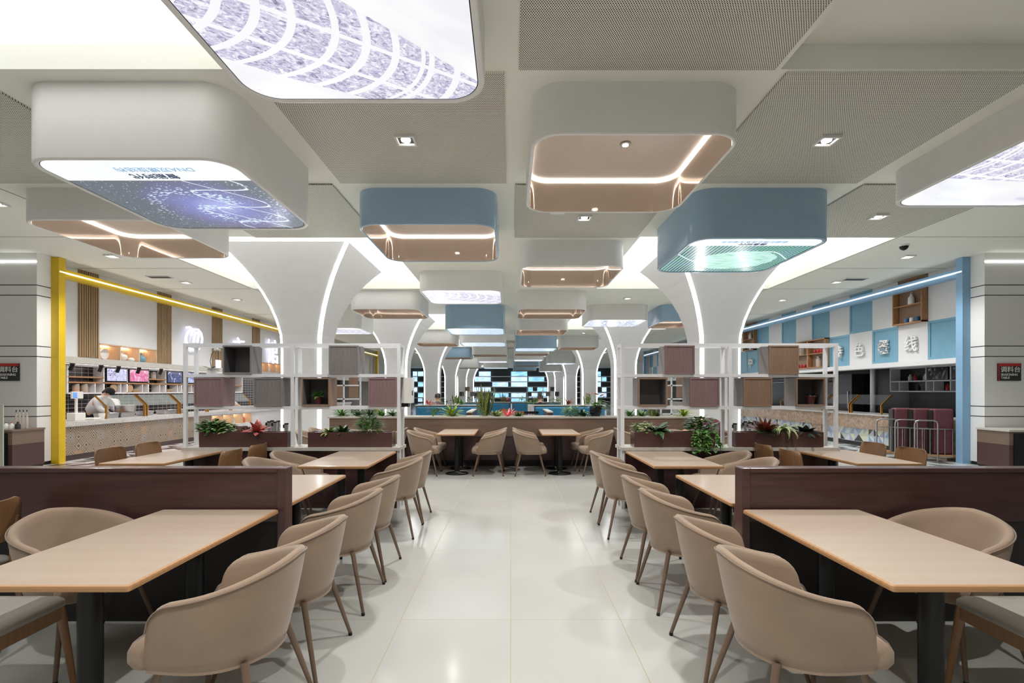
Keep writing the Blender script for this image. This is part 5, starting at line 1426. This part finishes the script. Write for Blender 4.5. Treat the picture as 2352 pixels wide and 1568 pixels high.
# ------------------------------------------------------------------ people
def skinned(name, chain, mat, parent, sub=2, loc=None):
    """chain: list of polylines of ((x,y,z), r); equal points are merged"""
    vs = []; rs = []; es = []; idx = {}
    def vid(p, r):
        k = tuple(round(a, 4) for a in p)
        if k not in idx: idx[k] = len(vs); vs.append(p); rs.append(r)
        return idx[k]
    for line in chain:
        ids = [vid(p, r) for p, r in line]
        es += [(a, b_) for a, b_ in zip(ids, ids[1:]) if a != b_]
    me = bpy.data.meshes.new(name); me.from_pydata(vs, es, []); me.materials.append(mat)
    o = bpy.data.objects.new(name, me); COL.objects.link(o); o.parent = parent
    if loc: o.location = loc
    md = o.modifiers.new('skin', 'SKIN'); md.use_smooth_shade = True
    for v, r in zip(me.skin_vertices[0].data, rs): v.radius = (r, r)
    me.skin_vertices[0].data[0].use_root = True
    s = o.modifiers.new('sub', 'SUBSURF'); s.levels = sub; s.render_levels = sub
    return o
def V(*a): return Vector(a)
def person(label, loc, rz, J, shirt, trousers, cap=None, apron=None, hairm=None, group=None, long_hair=False):
    t = thing('person', label, 'person', loc, rz, group)
    pel, che, nk, hd = J['pelvis'], J['chest'], J['neck'], J['head']
    mid = pel.lerp(che, .5) + J.get('bow', V(0, 0, 0))
    up = (hd - nk).normalized()
    fwd = J['face']
    body = [[(pel, .13), (mid, .125), (che, .135), (nk, .05), (hd - up * .045, .072), (hd + up * .02, .092), (hd + up * .085, .07)]]
    sh = []; tr = [[(mid, .13), (pel, .15)]]; shirt_c = [[(pel, .18), (mid, .175), (che, .175), (che.lerp(nk, .75), .10), (nk, .068)]]
    for s, k in ((-1, 'r'), (1, 'l')):
        S, E, Wp = J[k + 'sh'], J[k + 'el'], J[k + 'wr']
        hp, kn, an = J[k + 'hip'], J[k + 'kn'], J[k + 'an']
        d = (Wp - E).normalized(); palm = Wp + d * .07
        body.append([(che, .135), (S, .06), (S.lerp(E, .5), .048), (E, .04), (Wp, .028), (palm, .032)])
        sd = d.cross(V(0, 0, 1)); sd = sd.normalized() if sd.length > .1 else V(0, 1, 0)
        for f, ln in ((-.026, .062), (-.009, .075), (.009, .07), (.026, .055)):
            a = palm + d * .02 + sd * f
            body.append([(palm, .032), (a, .0095), (a + d * ln * .6 + V(0, 0, -.008), .0085), (a + d * ln + V(0, 0, -.028), .007)])
        th = Wp + d * .03 + sd * .035 * -s
        body.append([(Wp, .028), (th, .011), (th + d * .04 + sd * .012 * -s, .009)])
        body.append([(pel, .13), (hp, .085), (hp.lerp(kn, .5), .075), (kn, .055), (kn.lerp(an, .4), .052), (an, .036), (an + fwd * .15 + V(0, 0, -.03), .03)])
        shirt_c.append([(che, .17), (che.lerp(S, .6), .125), (S, .10), (S.lerp(E, .5), .088), (E, .08), (E.lerp(Wp, .5), .062), (E.lerp(Wp, .97), .05)])
        tr.append([(pel, .15), (hp, .10), (hp.lerp(kn, .5), .09), (kn, .07), (an + V(0, 0, .04), .055)])
    skinned('body', body, skin, t)
    skinned('shirt', shirt_c, shirt, t); skinned('trousers', tr, trousers, t)
    # head details
    hx = hd + up * .03; sdv = fwd.cross(up).normalized(); fw = up.cross(sdv).normalized() * -1
    fw = fw if fw.dot(fwd) > 0 else -fw
    f = MB(); f.ball(hx + fw * .098 - up * .03, .013, .013, .02)
    f.build('nose', skin, t)
    f = MB()
    for s in (-1, 1): f.ball(hx + fw * .086 + sdv * (.032 * s), .010, .010, .007)
    f.build('eyes', hair, t)
    f = MB().ball(hx + fw * .086 - up * .066, .014, .02, .006); f.build('mouth', plain('lip_rose', (176, 100, 96)) if 'lip_rose' not in MATS else MATS['lip_rose'], t)
    f = MB()
    for s in (-1, 1): f.ball(hx + sdv * (.094 * s) - up * .015, .014, .012, .026)
    f.build('ears', skin, t)
    h = MB(); R_ = Matrix((sdv, fw, up)).transposed()
    prt = []
    for j in range(9):
        a = -.15 + (PI / 2 + .15) * j / 8
        ring = []
        for i in range(20):
            b_ = 2 * PI * i / 20; q = max(math.cos(a), .03)
            y = math.sin(b_) * .112 * q; x = math.cos(b_) * .102 * q; z = .105 * math.sin(a)
            if j < 3 and y > .05: z += (.05, .035, .015)[j]
            if j < 2 and y < 0: z -= (.07 if not long_hair else .16) * (1 - j * .5)
            ring.append(hx + R_ @ V(x, y - .012, z + .012))
        prt.append(ring)
    h.loft(prt, 0, True, True, False, True); h.build('hair', hairm or hair, t)
    if cap:
        c = MB(); rr = []
        for a, z in ((.112, .035), (.116, .05), (.112, .09), (.08, .125), (.02, .135)):
            rr.append([hx + R_ @ V(math.cos(2 * PI * i / 20) * a, math.sin(2 * PI * i / 20) * a, z) for i in range(20)])
        c.loft(rr, 0, True); c.add([hx + R_ @ V(x, y, z) for x, y, z in ((-.08, .07, .045), (.08, .07, .045), (.06, .18, .03), (-.06, .18, .03), (-.08, .07, .037), (.08, .07, .037), (.06, .18, .022), (-.06, .18, .022))], [(0, 1, 2, 3), (7, 6, 5, 4), (0, 4, 5, 1), (1, 5, 6, 2), (2, 6, 7, 3), (3, 7, 4, 0)])
        c.build('cap', cap, t)
    if apron:
        a = MB(); fr = che + fw * .13
        skinned('apron', [[(pel + fwd * .10 + V(0, 0, -.35), .10), (pel + fwd * .06, .12), (mid + fwd * .055, .115), (che + fwd * .05 - up * .04, .10)]], apron, t)
    return t
def lean_pose(lean, sx=.17):
    c, s = math.cos(lean), math.sin(lean)
    pel = V(0, 0, .92); d = V(s, 0, c)
    che = pel + d * .42; nk = che + d * .17; hd = nk + V(s * 1.15, 0, max(c, .3)).normalized() * .12
    J = dict(pelvis=pel, chest=che, neck=nk, head=hd, face=V(1, 0, -.5 * s).normalized())
    for k, sg in (('r', -1), ('l', 1)):
        S = che + d * .08 + V(0, sg * .175, 0)
        J[k + 'sh'] = S; J[k + 'el'] = S + V(.10 + .05 * s, sg * .06, -.26); J[k + 'wr'] = S + V(.32, sg * -.04, -.30 - .08 * s)
        J[k + 'hip'] = pel + V(0, sg * .095, -.06); J[k + 'kn'] = V(.03, sg * .1, .5); J[k + 'an'] = V(0, sg * .1, .085)
    return J
person('cook in white uniform, dark apron and black cap bending over the left counter', (-10.98, 13.05, 0), 0.0, lean_pose(.72), cloth_white, cloth_dark, cloth_dark, cloth_dark)
person('second cook in white bending behind the big pot, back to the counter', (-11.15, 14.15, 0), 2.6, lean_pose(.95), cloth_white, cloth_dark, ceramic_w)
person('dark haired worker in white seen between the cubes of the left shelf', (-11.0, 18.9, 0), 0.2, lean_pose(.6), cloth_white, cloth_dark, None)
def sit_pose(lean, armz, reach, h=.0):
    c, s = math.cos(lean), math.sin(lean); d = V(s, 0, c)
    pel = V(0, 0, .60); che = pel + d * .40; nk = che + d * .16
    hd = nk + V(s + .25, 0, c).normalized() * .13
    J = dict(pelvis=pel, chest=che, neck=nk, head=hd, face=V(1, 0, 0))
    for k, sg in (('r', -1), ('l', 1)):
        S = che + d * .07 + V(0, sg * .17, 0)
        J[k + 'sh'] = S; J[k + 'wr'] = V(reach, sg * .06, armz); J[k + 'el'] = S.lerp(J[k + 'wr'], .5) + V(-.06, sg * .12, -.06)
        J[k + 'hip'] = pel + V(.06, sg * .095, -.03); J[k + 'kn'] = V(.44, sg * .11, .54); J[k + 'an'] = V(.40, sg * .11, .085)
    return J
Js = sit_pose(.82, .79, .60); Js['bow'] = V(-.03, 0, .12); Js['head'] = Js['neck'] + V(.12, 0, -.09); Js['face'] = V(.35, 0, -1).normalized(); Js['pelvis'] = V(0, 0, .60)
person('person in a maroon quilted jacket asleep on the table behind the right shelf', (3.86, 9.2, 0), PI, Js, maroon_cloth, cloth_dark)
person('seated person with dark hair behind the left blue booth', (-2.42, 16.5, .02), PI / 2, sit_pose(.12, .75, .35), plain('grey_coat', (90, 90, 94), .8), cloth_dark, group='diners far down the hall')
person('seated person in black behind the right blue booth', (.98, 16.5, .0), PI / 2, sit_pose(.25, .75, .38), cloth_dark, cloth_dark, group='diners far down the hall')
